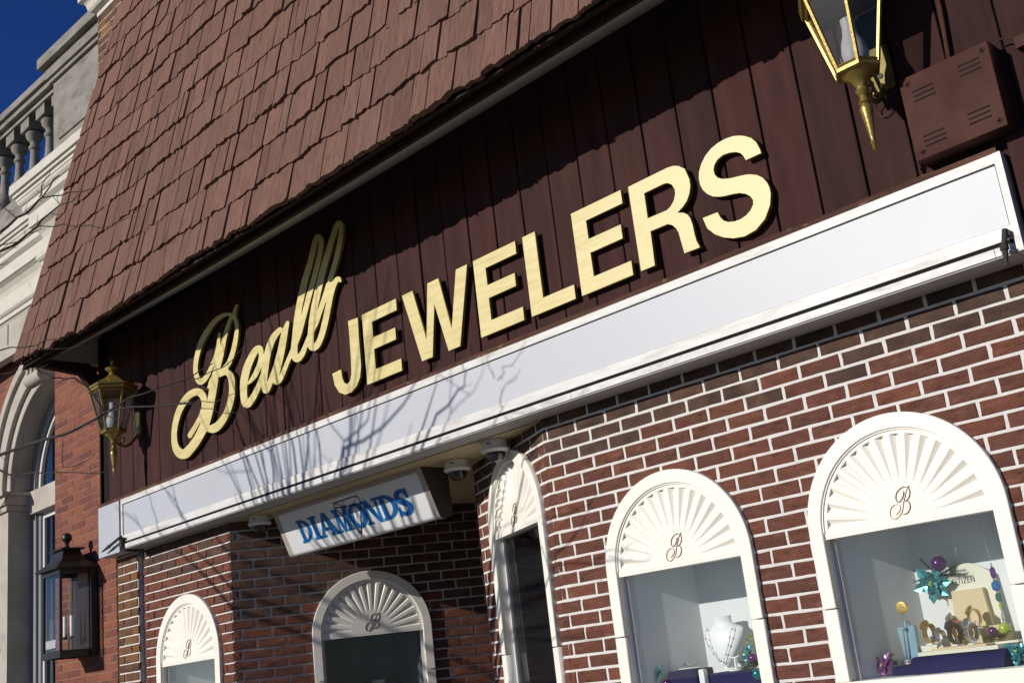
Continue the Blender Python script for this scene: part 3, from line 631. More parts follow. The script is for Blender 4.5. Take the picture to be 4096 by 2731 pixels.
# ================================================================ GOLD LETTERS
OUT = {"B":[[[-2.7319,4.3043],[-2.7425,4.3034],[-2.7742,4.2784],[-2.7907,4.259],[-2.7963,4.2558],[-2.8028,4.2578],[-2.8286,4.2714],[-2.8482,4.2791],[-2.8814,4.2879],[-2.9219,4.2946],[-2.956,4.2973],[-2.9976,4.2971],[-3.0327,4.2938],[-3.0674,4.2872],[-3.127,4.2671],[-3.1958,4.2341],[-3.2453,4.2035],[-3.2821,4.1713],[-3.3106,4.1335],[-3.3344,4.0904],[-3.3507,4.0491],[-3.3595,4.0096],[-3.3604,3.9795],[-3.3544,3.9475],[-3.337,3.9089],[-3.3187,3.8853],[-3.2966,3.8683],[-3.2778,3.8599],[-3.2639,3.8556],[-3.2428,3.8524],[-3.2286,3.8524],[-3.1966,3.8573],[-3.1712,3.8652],[-3.1516,3.8752],[-3.1141,3.9024],[-3.0671,3.9472],[-3.0606,3.9437],[-3.1061,3.8818],[-3.1306,3.866],[-3.1463,3.8516],[-3.1716,3.8136],[-3.1684,3.8054],[-3.1621,3.8008],[-3.1485,3.7954],[-3.1475,3.7927],[-3.1831,3.7095],[-3.1847,3.7393],[-3.1887,3.7551],[-3.2016,3.7768],[-3.2258,3.8015],[-3.2455,3.8158],[-3.2591,3.8236],[-3.2867,3.836],[-3.3148,3.8444],[-3.3575,3.8514],[-3.3864,3.8535],[-3.4303,3.8525],[-3.4674,3.8468],[-3.5007,3.8372],[-3.535,3.823],[-3.5685,3.8047],[-3.6011,3.7822],[-3.6286,3.7583],[-3.6512,3.7332],[-3.6695,3.7071],[-3.6936,3.6593],[-3.7103,3.5985],[-3.7145,3.5577],[-3.7137,3.5272],[-3.7031,3.4834],[-3.69,3.458],[-3.6773,3.4402],[-3.6642,3.4262],[-3.6457,3.4111],[-3.6279,3.3999],[-3.6015,3.3871],[-3.5798,3.3792],[-3.5582,3.3733],[-3.522,3.3672],[-3.5003,3.3658],[-3.4784,3.3669],[-3.4491,3.3726],[-3.3741,3.4012],[-3.3157,3.4287],[-3.262,3.4606],[-3.206,3.5006],[-3.1927,3.4927],[-3.1591,3.4793],[-3.139,3.4724],[-3.1188,3.4675],[-3.0985,3.4648],[-3.0781,3.4642],[-3.0576,3.4654],[-3.0302,3.4701],[-2.9867,3.4847],[-2.9439,3.5069],[-2.9044,3.5348],[-2.87,3.5677],[-2.8353,3.6127],[-2.812,3.6604],[-2.8033,3.7011],[-2.8019,3.7689],[-2.8076,3.7956],[-2.8229,3.8213],[-2.8466,3.8457],[-2.8613,3.8569],[-2.884,3.8703],[-2.8545,3.8878],[-2.8329,3.9037],[-2.796,3.9408],[-2.764,3.9864],[-2.7365,4.0441],[-2.7245,4.088],[-2.7181,4.141],[-2.7242,4.1722],[-2.7466,4.2158],[-2.7424,4.2256],[-2.7441,4.2446],[-2.7167,4.2916],[-2.718,4.2958]],[[-2.8769,4.2603],[-2.9176,4.2633],[-2.959,4.2615],[-2.994,4.2559],[-3.0361,4.2436],[-3.0868,4.2209],[-3.1495,4.1863],[-3.1891,4.1598],[-3.2124,4.1399],[-3.2374,4.1128],[-3.262,4.0779],[-3.2825,4.038],[-3.2932,4.0031],[-3.2947,3.977],[-3.2892,3.9491],[-3.2798,3.9278],[-3.2605,3.9007],[-3.2536,3.8987],[-3.2194,3.9043],[-3.1957,3.9126],[-3.176,3.9227],[-3.1421,3.9472],[-3.0784,4.0044],[-3.0543,4.0312],[-3.0361,4.0597],[-3.0178,4.0993],[-3.0035,4.1475],[-2.9901,4.1661],[-2.9848,4.1682],[-2.9736,4.1666],[-2.967,4.1629],[-2.9627,4.158],[-2.9617,4.139],[-2.9705,4.082],[-2.9674,4.0737],[-2.9379,4.1209],[-2.8972,4.1759],[-2.8578,4.22],[-2.8298,4.2412],[-2.8297,4.2449],[-2.8437,4.2521]],[[-2.7931,4.2147],[-2.8075,4.2032],[-2.8275,4.1811],[-2.8687,4.123],[-2.8908,4.0813],[-2.9333,3.9863],[-2.9802,3.9109],[-2.9811,3.9055],[-2.9618,3.9059],[-2.9401,3.911],[-2.9181,3.9197],[-2.8921,3.9345],[-2.8717,3.9509],[-2.855,3.9682],[-2.823,4.0104],[-2.7877,4.0772],[-2.7779,4.1037],[-2.7706,4.1346],[-2.7697,4.1712],[-2.7748,4.1875]],[[-2.9323,3.8404],[-2.9863,3.8423],[-3.0064,3.8465],[-3.0126,3.846],[-3.0437,3.7625],[-3.0779,3.6907],[-3.1041,3.6278],[-3.1306,3.5832],[-3.1671,3.5372],[-3.1619,3.5335],[-3.1344,3.5309],[-3.0863,3.5328],[-3.055,3.5401],[-3.0182,3.553],[-2.9891,3.5677],[-2.9662,3.5838],[-2.9441,3.6036],[-2.9207,3.6302],[-2.905,3.655],[-2.8908,3.6874],[-2.8817,3.7211],[-2.8791,3.7529],[-2.8821,3.7826],[-2.8903,3.8065],[-2.9002,3.8218],[-2.9111,3.8338],[-2.9189,3.8391]],[[-3.34,3.7939],[-3.376,3.7958],[-3.4053,3.7921],[-3.4419,3.7809],[-3.4747,3.7664],[-3.5159,3.7424],[-3.5427,3.7224],[-3.5679,3.6982],[-3.595,3.6629],[-3.6163,3.6225],[-3.6269,3.5909],[-3.6307,3.5654],[-3.6274,3.527],[-3.6174,3.4985],[-3.6029,3.4779],[-3.5771,3.4561],[-3.5535,3.4435],[-3.5389,3.4419],[-3.5018,3.4506],[-3.4612,3.4643],[-3.4167,3.484],[-3.3878,3.4997],[-3.3456,3.527],[-3.2849,3.5756],[-3.2913,3.5804],[-3.4184,3.5028],[-3.4329,3.5015],[-3.4543,3.5064],[-3.4683,3.5145],[-3.4762,3.5269],[-3.4735,3.5337],[-3.463,3.5425],[-3.3643,3.5978],[-3.3269,3.6223],[-3.2928,3.6512],[-3.2697,3.6826],[-3.2615,3.7028],[-3.2597,3.7172],[-3.2676,3.7451],[-3.2799,3.7631],[-3.298,3.7799],[-3.3117,3.7879]]],"eall":[[[-1.4938,4.4762],[-1.5098,4.4782],[-1.5256,4.4738],[-1.5441,4.4601],[-1.5664,4.4375],[-1.6178,4.3738],[-1.7228,4.229],[-1.7628,4.1673],[-1.8476,4.0141],[-1.8812,3.9329],[-1.9085,3.8397],[-1.9521,3.7951],[-1.9937,3.7564],[-2.0129,3.7449],[-2.0223,3.7421],[-2.0281,3.7414],[-2.0291,3.7427],[-2.0323,3.7571],[-2.0322,3.7672],[-2.0239,3.8055],[-1.9875,3.8425],[-1.9663,3.8702],[-1.7991,4.1349],[-1.7471,4.2133],[-1.7059,4.2849],[-1.6788,4.3475],[-1.6727,4.3694],[-1.6699,4.3925],[-1.6711,4.4136],[-1.6778,4.4333],[-1.6891,4.4468],[-1.6994,4.4547],[-1.7099,4.4604],[-1.7316,4.4668],[-1.7428,4.4674],[-1.7543,4.4654],[-1.7729,4.4538],[-1.7944,4.4266],[-1.8517,4.3283],[-1.9272,4.2287],[-1.951,4.1914],[-1.9788,4.1415],[-2.016,4.0668],[-2.0436,3.9994],[-2.0628,3.9432],[-2.1043,3.8012],[-2.2166,3.6922],[-2.2527,3.6615],[-2.2547,3.6648],[-2.2179,3.7234],[-2.1793,3.795],[-2.1466,3.8681],[-2.1209,3.9364],[-2.11,3.9573],[-2.1038,3.9831],[-2.1118,3.9924],[-2.123,3.9974],[-2.1348,3.9977],[-2.1424,3.9948],[-2.1639,3.9769],[-2.1803,3.9595],[-2.186,3.9625],[-2.1913,3.9691],[-2.2024,3.977],[-2.2139,3.9815],[-2.2257,3.9833],[-2.2863,3.9714],[-2.3131,3.9618],[-2.3412,3.9454],[-2.3758,3.9167],[-2.3979,3.8914],[-2.4217,3.8523],[-2.4246,3.8532],[-2.4263,3.8572],[-2.4259,3.8782],[-2.4288,3.8931],[-2.4362,3.9058],[-2.4524,3.9195],[-2.4643,3.9258],[-2.4764,3.9302],[-2.4886,3.9334],[-2.5073,3.9355],[-2.5263,3.9347],[-2.5533,3.9284],[-2.5822,3.9151],[-2.6105,3.898],[-2.6421,3.8746],[-2.6665,3.8527],[-2.6873,3.8297],[-2.7067,3.8027],[-2.732,3.7522],[-2.7405,3.7081],[-2.7419,3.648],[-2.7391,3.6154],[-2.7315,3.5888],[-2.7224,3.5724],[-2.7083,3.5584],[-2.6953,3.5501],[-2.6707,3.54],[-2.6456,3.536],[-2.6224,3.5375],[-2.6072,3.5419],[-2.5679,3.5624],[-2.5309,3.588],[-2.4997,3.6148],[-2.4795,3.6373],[-2.474,3.6311],[-2.4671,3.6065],[-2.4556,3.5932],[-2.4474,3.5874],[-2.4357,3.5819],[-2.4117,3.5767],[-2.395,3.5779],[-2.3802,3.5844],[-2.3649,3.5977],[-2.3335,3.6316],[-2.3171,3.6156],[-2.3057,3.6093],[-2.2942,3.6048],[-2.2706,3.6022],[-2.2464,3.6065],[-2.2244,3.616],[-2.2047,3.6312],[-2.1391,3.7019],[-2.104,3.7334],[-2.0985,3.7312],[-2.0941,3.7235],[-2.0832,3.7112],[-2.0671,3.7],[-2.0506,3.6928],[-2.0338,3.6892],[-2.0224,3.6883],[-2.0051,3.6903],[-1.9934,3.6937],[-1.9614,3.7104],[-1.9442,3.7257],[-1.9185,3.7571],[-1.9126,3.7591],[-1.9051,3.7448],[-1.8976,3.736],[-1.8881,3.7282],[-1.867,3.7171],[-1.8454,3.712],[-1.8237,3.7118],[-1.8008,3.7167],[-1.7845,3.7238],[-1.7671,3.7354],[-1.7483,3.7531],[-1.7279,3.7769],[-1.696,3.8237],[-1.6667,3.8778],[-1.6085,4.0024],[-1.5821,4.0439],[-1.5616,4.0672],[-1.5416,4.0799],[-1.5319,4.0723],[-1.5217,4.0687],[-1.5159,4.0688],[-1.5099,4.0735],[-1.5138,4.0901],[-1.5186,4.0997],[-1.5275,4.1083],[-1.5427,4.1153],[-1.5531,4.1172],[-1.5677,4.116],[-1.5831,4.1111],[-1.6037,4.0988],[-1.6061,4.1019],[-1.5441,4.1885],[-1.5131,4.2383],[-1.4837,4.2954],[-1.4583,4.3572],[-1.4496,4.398],[-1.449,4.4181],[-1.4515,4.436],[-1.4561,4.4479],[-1.4638,4.4583],[-1.4735,4.4667]],[[-1.4992,4.4316],[-1.5589,4.3527],[-1.6746,4.1753],[-1.7769,3.9853],[-1.7854,3.9677],[-1.7835,3.9636],[-1.7189,4.0411],[-1.5783,4.2373],[-1.5477,4.291],[-1.5112,4.3661],[-1.4987,4.4024],[-1.4955,4.4217]],[[-1.7202,4.4192],[-1.7259,4.4186],[-1.7332,4.4082],[-1.7519,4.3768],[-1.7927,4.2976],[-1.8481,4.2197],[-1.8759,4.1737],[-1.9465,4.0382],[-1.9631,3.9988],[-1.9608,3.991],[-1.8954,4.0975],[-1.8164,4.2125],[-1.7548,4.3087],[-1.7282,4.3684],[-1.7222,4.3905]],[[-1.6867,3.9929],[-1.7423,3.9276],[-1.7754,3.8841],[-1.7913,3.8688],[-1.835,3.8349],[-1.8457,3.7846],[-1.8443,3.7675],[-1.8398,3.7611],[-1.8267,3.7657],[-1.814,3.7754],[-1.7949,3.7965],[-1.7715,3.8277],[-1.7281,3.9031],[-1.6849,3.9866]],[[-2.2,3.942],[-2.2377,3.9292],[-2.2661,3.9131],[-2.3017,3.8815],[-2.3268,3.8503],[-2.3477,3.8143],[-2.3655,3.774],[-2.4002,3.6723],[-2.4018,3.6589],[-2.398,3.6548],[-2.3429,3.7124],[-2.3081,3.7548],[-2.2562,3.8373],[-2.2187,3.9097]],[[-2.4871,3.8833],[-2.5005,3.878],[-2.533,3.8552],[-2.5607,3.8309],[-2.582,3.8083],[-2.5983,3.7879],[-2.6198,3.7547],[-2.6384,3.7171],[-2.6358,3.713],[-2.5962,3.7378],[-2.5613,3.7632],[-2.5203,3.7987],[-2.4998,3.8248],[-2.4882,3.8463],[-2.4848,3.863]],[[-2.4605,3.7713],[-2.4814,3.7495],[-2.5014,3.7338],[-2.521,3.7215],[-2.5452,3.7104],[-2.5792,3.7017],[-2.6248,3.6935],[-2.6311,3.6949],[-2.6413,3.7002],[-2.6429,3.7047],[-2.6517,3.6711],[-2.6549,3.6402],[-2.653,3.6116],[-2.6513,3.6041],[-2.6463,3.5984],[-2.6199,3.6094],[-2.5848,3.6294],[-2.5586,3.6473],[-2.5331,3.6687],[-2.4679,3.7319]]],"S":[[[1.5371,3.6573],[1.5338,3.6816],[1.5228,3.717],[1.5019,3.7461],[1.4725,3.7683],[1.4478,3.7813],[1.4157,3.7928],[1.375,3.7983],[1.3322,3.7957],[1.2909,3.7849],[1.2544,3.7644],[1.2249,3.7338],[1.2068,3.7031],[1.1997,3.6742],[1.2012,3.6419],[1.21,3.6132],[1.2296,3.585],[1.257,3.5618],[1.2894,3.5475],[1.3227,3.5391],[1.3562,3.5337],[1.3954,3.5244],[1.4259,3.5078],[1.4454,3.488],[1.4547,3.4678],[1.4512,3.448],[1.4331,3.4279],[1.4067,3.4138],[1.375,3.4076],[1.3447,3.4093],[1.3153,3.4172],[1.2908,3.433],[1.2775,3.4534],[1.2675,3.4824],[1.1846,3.4852],[1.1991,3.4288],[1.2334,3.3876],[1.2746,3.358],[1.322,3.3364],[1.3806,3.3242],[1.4423,3.3321],[1.4963,3.3638],[1.5322,3.4143],[1.5458,3.4621],[1.5455,3.4921],[1.538,3.5191],[1.5211,3.5485],[1.4959,3.5709],[1.4687,3.585],[1.4469,3.5933],[1.4044,3.602],[1.3645,3.609],[1.3252,3.6209],[1.3002,3.6366],[1.2868,3.6577],[1.2855,3.6834],[1.2961,3.7042],[1.3171,3.7206],[1.3469,3.7285],[1.3811,3.725],[1.4137,3.7149],[1.4348,3.7006],[1.4479,3.6812],[1.4549,3.6575]]],"R":[[[0.7968,3.7924],[1.0382,3.794],[1.0716,3.7899],[1.1031,3.7769],[1.1346,3.7493],[1.1501,3.6898],[1.1488,3.6553],[1.1373,3.6248],[1.1167,3.5948],[1.0909,3.5762],[1.0544,3.5608],[1.0857,3.5496],[1.108,3.5317],[1.1199,3.5083],[1.1261,3.4746],[1.1282,3.4301],[1.1321,3.3945],[1.1456,3.3572],[1.0558,3.3587],[1.0524,3.3886],[1.0472,3.4281],[1.0431,3.4643],[1.0332,3.49],[1.0151,3.5126],[0.9915,3.5271],[0.8882,3.5288],[0.883,3.3593],[0.7976,3.3596]],[[0.886,3.7239],[1.0067,3.725],[1.0285,3.7195],[1.0482,3.7035],[1.0602,3.6777],[1.0591,3.6524],[1.0463,3.6253],[1.0212,3.6029],[0.9969,3.5946],[0.8836,3.597]]],"J":[[[-1.4757,3.7999],[-1.3774,3.7927],[-1.3804,3.6702],[-1.3803,3.559],[-1.3813,3.4821],[-1.3979,3.4206],[-1.4387,3.3765],[-1.495,3.3525],[-1.558,3.3518],[-1.618,3.3814],[-1.6574,3.4362],[-1.6757,3.5165],[-1.583,3.5198],[-1.5765,3.4677],[-1.561,3.4302],[-1.5326,3.4117],[-1.502,3.4259],[-1.4828,3.4652],[-1.476,3.5634],[-1.4738,3.6974]]]}
def letter(loops, name, label, pins=(), half=.0105, y=-.1565, grp_='gold sign letters'):
    allp = [p for l in loops for p in l]; cx = sum(p[0] for p in allp)/len(allp); zb = min(p[1] for p in allp)
    me = flat_mesh(name, [[(p[0]-cx, p[1]-zb) for p in l] for l in loops], half, .0012)
    me.materials.append(MATS['gold_paint']); me.materials.append(MATS['gold_shade'])
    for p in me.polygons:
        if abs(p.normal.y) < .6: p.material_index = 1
    t = thing(name, label, 'sign letter', (cx, y, zb), 0, grp_)
    o = bpy.data.objects.new('letter_face', me); COL.objects.link(o); o.parent = t
    for (px, pz) in pins:
        MB().box(px-cx-.012, px-cx+.012, half-.003, .0335, pz-zb-.012, pz-zb+.012).build('spacer', 'gold_shade', t)
    return t
def rect_letter(pts): return [pts]
ZB, ZC = 3.357, 3.796
def E_(x0, w=.333): return [[(x0,ZB),(x0+w,ZB),(x0+w,ZB+.073),(x0+.092,ZB+.073),(x0+.092,3.554),(x0+w-.03,3.554),(x0+w-.03,3.627),(x0+.092,3.627),(x0+.092,3.725),(x0+w,3.725),(x0+w,ZC),(x0,ZC)]]
letter(OUT['J'], 'sign_letter', 'gold letter J that starts the long block-letter word', ((-1.432,3.70),(-1.44,3.50)))
letter(E_(-1.336), 'sign_letter', 'gold letter E between the J and the W of the sign', ((-1.29,3.44),(-1.29,3.71)))
letter([[(-.946,3.795),(-.849,3.795),(-.766,3.472),(-.714,3.795),(-.617,3.795),(-.549,3.472),(-.466,3.796),(-.372,3.796),(-.494,3.359),(-.592,3.359),(-.672,3.66),(-.728,3.362),(-.822,3.362)]], 'sign_letter', 'gold letter W in the middle left of the sign', ((-.84,3.58),(-.48,3.58)))
letter(E_(-.324), 'sign_letter', 'gold letter E between the W and the L of the sign', ((-.278,3.44),(-.278,3.71)))
letter([[(.064,ZB),(.375,ZB),(.375,ZB+.075),(.158,ZB+.075),(.158,ZC),(.064,ZC)]], 'sign_letter', 'gold letter L of the sign', ((.111,3.45),(.111,3.70)))
letter(E_(.417), 'sign_letter', 'gold letter E between the L and the R of the sign', ((.463,3.44),(.463,3.71)))
letter(OUT['R'], 'sign_letter', 'gold letter R before the last letter of the sign', ((.842,3.45),(.842,3.68)))
letter(OUT['S'], 'sign_letter', 'large gold letter S at the right end of the sign with worn paint', ((1.245,3.69),(1.375,3.555)))
letter(OUT['B'], 'script_letter', 'gold handwriting-style capital B at the left end of the sign', ((-3.112,3.74),(-3.279,4.106),(-3.644,3.664)))
letter(OUT['eall'], 'script_lettering', 'joined gold handwriting-style letters e, a, l, l after the capital B', ((-2.686,3.726),(-2.415,3.739),(-1.975,4.075),(-1.804,4.021)))

# ================================================================ HANGING LIGHTBOX SIGN
GL = {"D":{"w":0.84,"f":[[[-0.012,-0.01],[-0.012,0.06],[0.086,0.066],[0.086,0.93],[-0.012,0.939],[-0.012,1.014],[0.312,1.014],[0.48,0.966],[0.612,0.897],[0.689,0.834],[0.751,0.762],[0.799,0.678],[0.826,0.594],[0.837,0.51],[0.828,0.414],[0.802,0.33],[0.756,0.246],[0.697,0.174],[0.627,0.114],[0.55,0.066],[0.456,0.025],[0.3,-0.014]],[[0.288,0.083],[0.288,0.919],[0.36,0.899],[0.42,0.87],[0.48,0.827],[0.528,0.777],[0.598,0.654],[0.618,0.582],[0.626,0.51],[0.605,0.366],[0.575,0.294],[0.537,0.234],[0.492,0.184],[0.432,0.137],[0.372,0.106]]],"o":[[[-0.036,-0.042],[-0.039,0.09],[0.048,0.092],[0.058,0.102],[0.058,0.894],[0.048,0.908],[-0.036,0.909],[-0.041,1.038],[0.336,1.042],[0.348,1.032],[0.516,0.983],[0.636,0.917],[0.72,0.847],[0.781,0.774],[0.829,0.69],[0.861,0.594],[0.87,0.51],[0.862,0.414],[0.833,0.318],[0.787,0.234],[0.728,0.162],[0.648,0.092],[0.564,0.04],[0.468,-0.001],[0.336,-0.042]],[[0.324,0.119],[0.312,0.126],[0.312,0.138],[0.312,0.87],[0.324,0.881],[0.432,0.828],[0.516,0.746],[0.576,0.633],[0.598,0.51],[0.583,0.39],[0.528,0.27],[0.444,0.181]]]},"I":{"w":0.38,"f":[[[-0.012,-0.01],[-0.012,0.06],[0.086,0.066],[0.086,0.93],[-0.012,0.939],[-0.012,1.014],[0.384,1.014],[0.394,1.002],[0.393,0.942],[0.294,0.93],[0.294,0.078],[0.3,0.064],[0.384,0.064],[0.394,0.054],[0.394,-0.006],[0.384,-0.014]]],"o":[[[-0.036,-0.042],[-0.039,0.09],[0.048,0.092],[0.058,0.102],[0.058,0.894],[0.048,0.908],[-0.036,0.909],[-0.041,1.038],[0.42,1.04],[0.42,0.912],[0.322,0.906],[0.322,0.102],[0.336,0.092],[0.422,0.09],[0.42,-0.042]]]},"A":{"w":0.96,"f":[[[-0.012,-0.01],[-0.012,0.06],[0.096,0.064],[0.108,0.077],[0.384,1.026],[0.396,1.034],[0.528,1.032],[0.867,0.078],[0.876,0.064],[0.972,0.06],[0.972,-0.01],[0.552,-0.013],[0.552,0.063],[0.627,0.066],[0.576,0.264],[0.288,0.266],[0.268,0.258],[0.214,0.066],[0.276,0.064],[0.284,0.054],[0.284,-0.006],[0.276,-0.014]],[[0.3,0.354],[0.432,0.835],[0.552,0.354]]],"o":[[[-0.036,-0.042],[-0.039,0.09],[0.072,0.092],[0.086,0.102],[0.354,1.014],[0.349,1.05],[0.36,1.062],[0.54,1.062],[0.552,1.056],[0.889,0.102],[0.9,0.092],[0.999,0.09],[0.996,-0.042],[0.528,-0.042],[0.518,-0.03],[0.522,0.09],[0.576,0.092],[0.591,0.102],[0.552,0.238],[0.292,0.234],[0.253,0.102],[0.264,0.092],[0.312,0.09],[0.312,-0.042]],[[0.336,0.387],[0.432,0.724],[0.517,0.39],[0.504,0.382]]]},"M":{"w":1.08,"f":[[[0.012,-0.013],[0.012,0.063],[0.096,0.064],[0.106,0.078],[0.106,0.918],[0.096,0.936],[-0.012,0.939],[-0.012,1.014],[0.312,1.009],[0.54,0.209],[0.764,0.93],[0.768,1.014],[1.092,1.014],[1.092,0.939],[0.994,0.93],[0.994,0.066],[1.092,0.06],[1.092,-0.01],[0.696,-0.014],[0.686,-0.006],[0.686,0.054],[0.696,0.064],[0.78,0.064],[0.786,0.078],[0.78,0.685],[0.587,0.042],[0.596,-0.006],[0.588,-0.014],[0.456,-0.014],[0.447,-0.006],[0.204,0.67],[0.194,0.642],[0.194,0.078],[0.204,0.064],[0.288,0.063],[0.294,-0.006],[0.276,-0.014]]],"o":[[[-0.012,-0.042],[-0.022,-0.03],[-0.018,0.09],[0.072,0.093],[0.078,0.102],[0.078,0.894],[0.072,0.908],[-0.036,0.909],[-0.041,1.038],[0.331,1.038],[0.54,0.303],[0.738,0.942],[0.739,1.038],[1.121,1.038],[1.116,0.909],[1.032,0.908],[1.022,0.894],[1.022,0.102],[1.032,0.092],[1.119,0.09],[1.116,-0.042],[0.66,-0.042],[0.658,0.09],[0.744,0.092],[0.758,0.102],[0.756,0.507],[0.616,0.042],[0.632,-0.03],[0.624,-0.042],[0.432,-0.042],[0.228,0.52],[0.222,0.102],[0.228,0.093],[0.318,0.09],[0.322,-0.03],[0.312,-0.042]]]},"O":{"w":0.9,"f":[[[0.396,-0.043],[0.312,-0.022],[0.228,0.02],[0.156,0.077],[0.094,0.15],[0.045,0.234],[0.009,0.33],[-0.011,0.438],[-0.012,0.546],[0.005,0.654],[0.037,0.75],[0.084,0.836],[0.144,0.911],[0.216,0.972],[0.3,1.017],[0.384,1.041],[0.48,1.045],[0.576,1.026],[0.66,0.987],[0.736,0.93],[0.801,0.858],[0.851,0.774],[0.889,0.678],[0.91,0.57],[0.913,0.462],[0.897,0.354],[0.866,0.258],[0.816,0.164],[0.756,0.089],[0.672,0.02],[0.588,-0.022],[0.504,-0.043]],[[0.408,0.063],[0.36,0.09],[0.324,0.125],[0.261,0.234],[0.223,0.378],[0.215,0.546],[0.24,0.702],[0.295,0.834],[0.33,0.882],[0.372,0.919],[0.408,0.937],[0.456,0.944],[0.504,0.932],[0.552,0.9],[0.625,0.798],[0.674,0.642],[0.685,0.462],[0.659,0.294],[0.6,0.157],[0.564,0.112],[0.516,0.074],[0.468,0.058]]],"o":[[[0.42,-0.078],[0.324,-0.06],[0.24,-0.024],[0.156,0.035],[0.083,0.114],[0.024,0.21],[-0.014,0.306],[-0.037,0.414],[-0.041,0.534],[-0.027,0.642],[0.006,0.75],[0.055,0.846],[0.12,0.93],[0.192,0.993],[0.276,1.042],[0.372,1.072],[0.468,1.079],[0.564,1.064],[0.656,1.026],[0.742,0.966],[0.811,0.894],[0.872,0.798],[0.911,0.702],[0.935,0.594],[0.942,0.474],[0.929,0.366],[0.897,0.258],[0.85,0.162],[0.78,0.07],[0.708,0.007],[0.624,-0.042],[0.528,-0.072]],[[0.42,0.113],[0.348,0.159],[0.287,0.258],[0.25,0.39],[0.243,0.534],[0.265,0.678],[0.312,0.793],[0.383,0.87],[0.42,0.887],[0.456,0.891],[0.504,0.878],[0.54,0.853],[0.604,0.762],[0.646,0.63],[0.658,0.474],[0.637,0.33],[0.588,0.207],[0.552,0.159],[0.516,0.129],[0.48,0.113]]]},"N":{"w":0.9,"f":[[[0.012,-0.013],[0.012,0.063],[0.096,0.064],[0.106,0.078],[0.106,0.918],[0.096,0.936],[-0.012,0.939],[-0.012,1.014],[0.3,1.014],[0.312,1.007],[0.696,0.207],[0.706,0.234],[0.705,0.93],[0.588,0.939],[0.588,1.014],[0.912,1.014],[0.912,0.939],[0.795,0.93],[0.798,-0.006],[0.78,-0.014],[0.66,-0.014],[0.648,-0.007],[0.204,0.758],[0.194,0.738],[0.194,0.078],[0.204,0.064],[0.288,0.063],[0.294,-0.006],[0.276,-0.014]]],"o":[[[-0.012,-0.042],[-0.022,-0.03],[-0.018,0.09],[0.072,0.093],[0.078,0.102],[0.078,0.894],[0.072,0.908],[-0.036,0.909],[-0.041,1.038],[0.328,1.038],[0.672,0.322],[0.678,0.894],[0.672,0.908],[0.564,0.909],[0.559,1.038],[0.941,1.038],[0.936,0.909],[0.828,0.908],[0.822,0.894],[0.822,0.018],[0.84,-0.042],[0.636,-0.042],[0.228,0.661],[0.222,0.102],[0.228,0.093],[0.318,0.09],[0.322,-0.03],[0.312,-0.042]]]},"S":{"w":0.7,"f":[[[0.288,-0.055],[0.226,-0.042],[0.168,-0.015],[0.096,0.059],[0.092,-0.03],[0.007,-0.03],[0.012,0.334],[0.092,0.33],[0.1,0.222],[0.203,0.114],[0.264,0.086],[0.336,0.085],[0.397,0.114],[0.451,0.174],[0.472,0.246],[0.468,0.271],[0.396,0.333],[0.18,0.465],[0.072,0.582],[0.04,0.642],[0.018,0.726],[0.017,0.786],[0.031,0.858],[0.072,0.929],[0.12,0.972],[0.19,1.014],[0.276,1.046],[0.348,1.056],[0.432,1.048],[0.516,1.016],[0.564,0.976],[0.566,1.026],[0.576,1.034],[0.648,1.033],[0.648,0.647],[0.576,0.646],[0.566,0.654],[0.564,0.774],[0.496,0.87],[0.456,0.9],[0.396,0.915],[0.348,0.911],[0.288,0.87],[0.242,0.81],[0.243,0.75],[0.276,0.708],[0.348,0.65],[0.516,0.553],[0.627,0.45],[0.679,0.366],[0.696,0.282],[0.691,0.21],[0.67,0.138],[0.639,0.078],[0.588,0.023],[0.528,-0.014],[0.444,-0.043]]],"o":[[[0.264,-0.08],[0.18,-0.054],[0.132,-0.023],[0.123,-0.03],[0.12,-0.058],[0.108,-0.062],[-0.012,-0.062],[-0.022,-0.054],[-0.022,0.342],[-0.012,0.362],[0.12,0.358],[0.128,0.234],[0.216,0.139],[0.264,0.115],[0.336,0.113],[0.383,0.138],[0.426,0.186],[0.443,0.246],[0.432,0.268],[0.369,0.318],[0.168,0.439],[0.055,0.558],[0.014,0.63],[-0.008,0.714],[-0.01,0.798],[0.006,0.87],[0.047,0.942],[0.084,0.98],[0.168,1.034],[0.264,1.072],[0.336,1.084],[0.396,1.082],[0.468,1.067],[0.528,1.042],[0.54,1.062],[0.672,1.062],[0.682,1.05],[0.682,0.63],[0.672,0.618],[0.54,0.618],[0.538,0.762],[0.48,0.846],[0.444,0.875],[0.384,0.888],[0.348,0.881],[0.288,0.829],[0.265,0.786],[0.275,0.75],[0.311,0.714],[0.36,0.676],[0.552,0.561],[0.671,0.438],[0.709,0.366],[0.724,0.294],[0.719,0.21],[0.7,0.138],[0.637,0.03],[0.54,-0.039],[0.42,-0.077]]]}}
sgn = thing('lightbox_sign', 'wedge-shaped white lightbox with blue lettering hanging under the entrance ceiling', 'sign')
X0, X1 = -2.884, -1.274
prof = [(.135,2.8615),(.250,2.577),(.258,2.566),(.272,2.560),(.300,2.561),(.335,2.570),(.352,2.590),(.340,2.8615)]
MB().prism(prof, lambda p, d: (d,p[0],p[1]), X0+.052, X1-.052).build('housing', 'sign_box', sgn)
face = [(.134,2.858),(.249,2.577),(.257,2.5655),(.272,2.5585),(.300,2.5595)]
fm = MB(); n = len(face)
pv = [(X0+.05,p[0]-.0015,p[1]-.0008) for p in face]+[(X1-.05,p[0]-.0015,p[1]-.0008) for p in face]
fm.add(pv, [(i,i+1,n+i+1,n+i) for i in range(n-1)]); fm.build('face', 'sign_white', sgn, True)
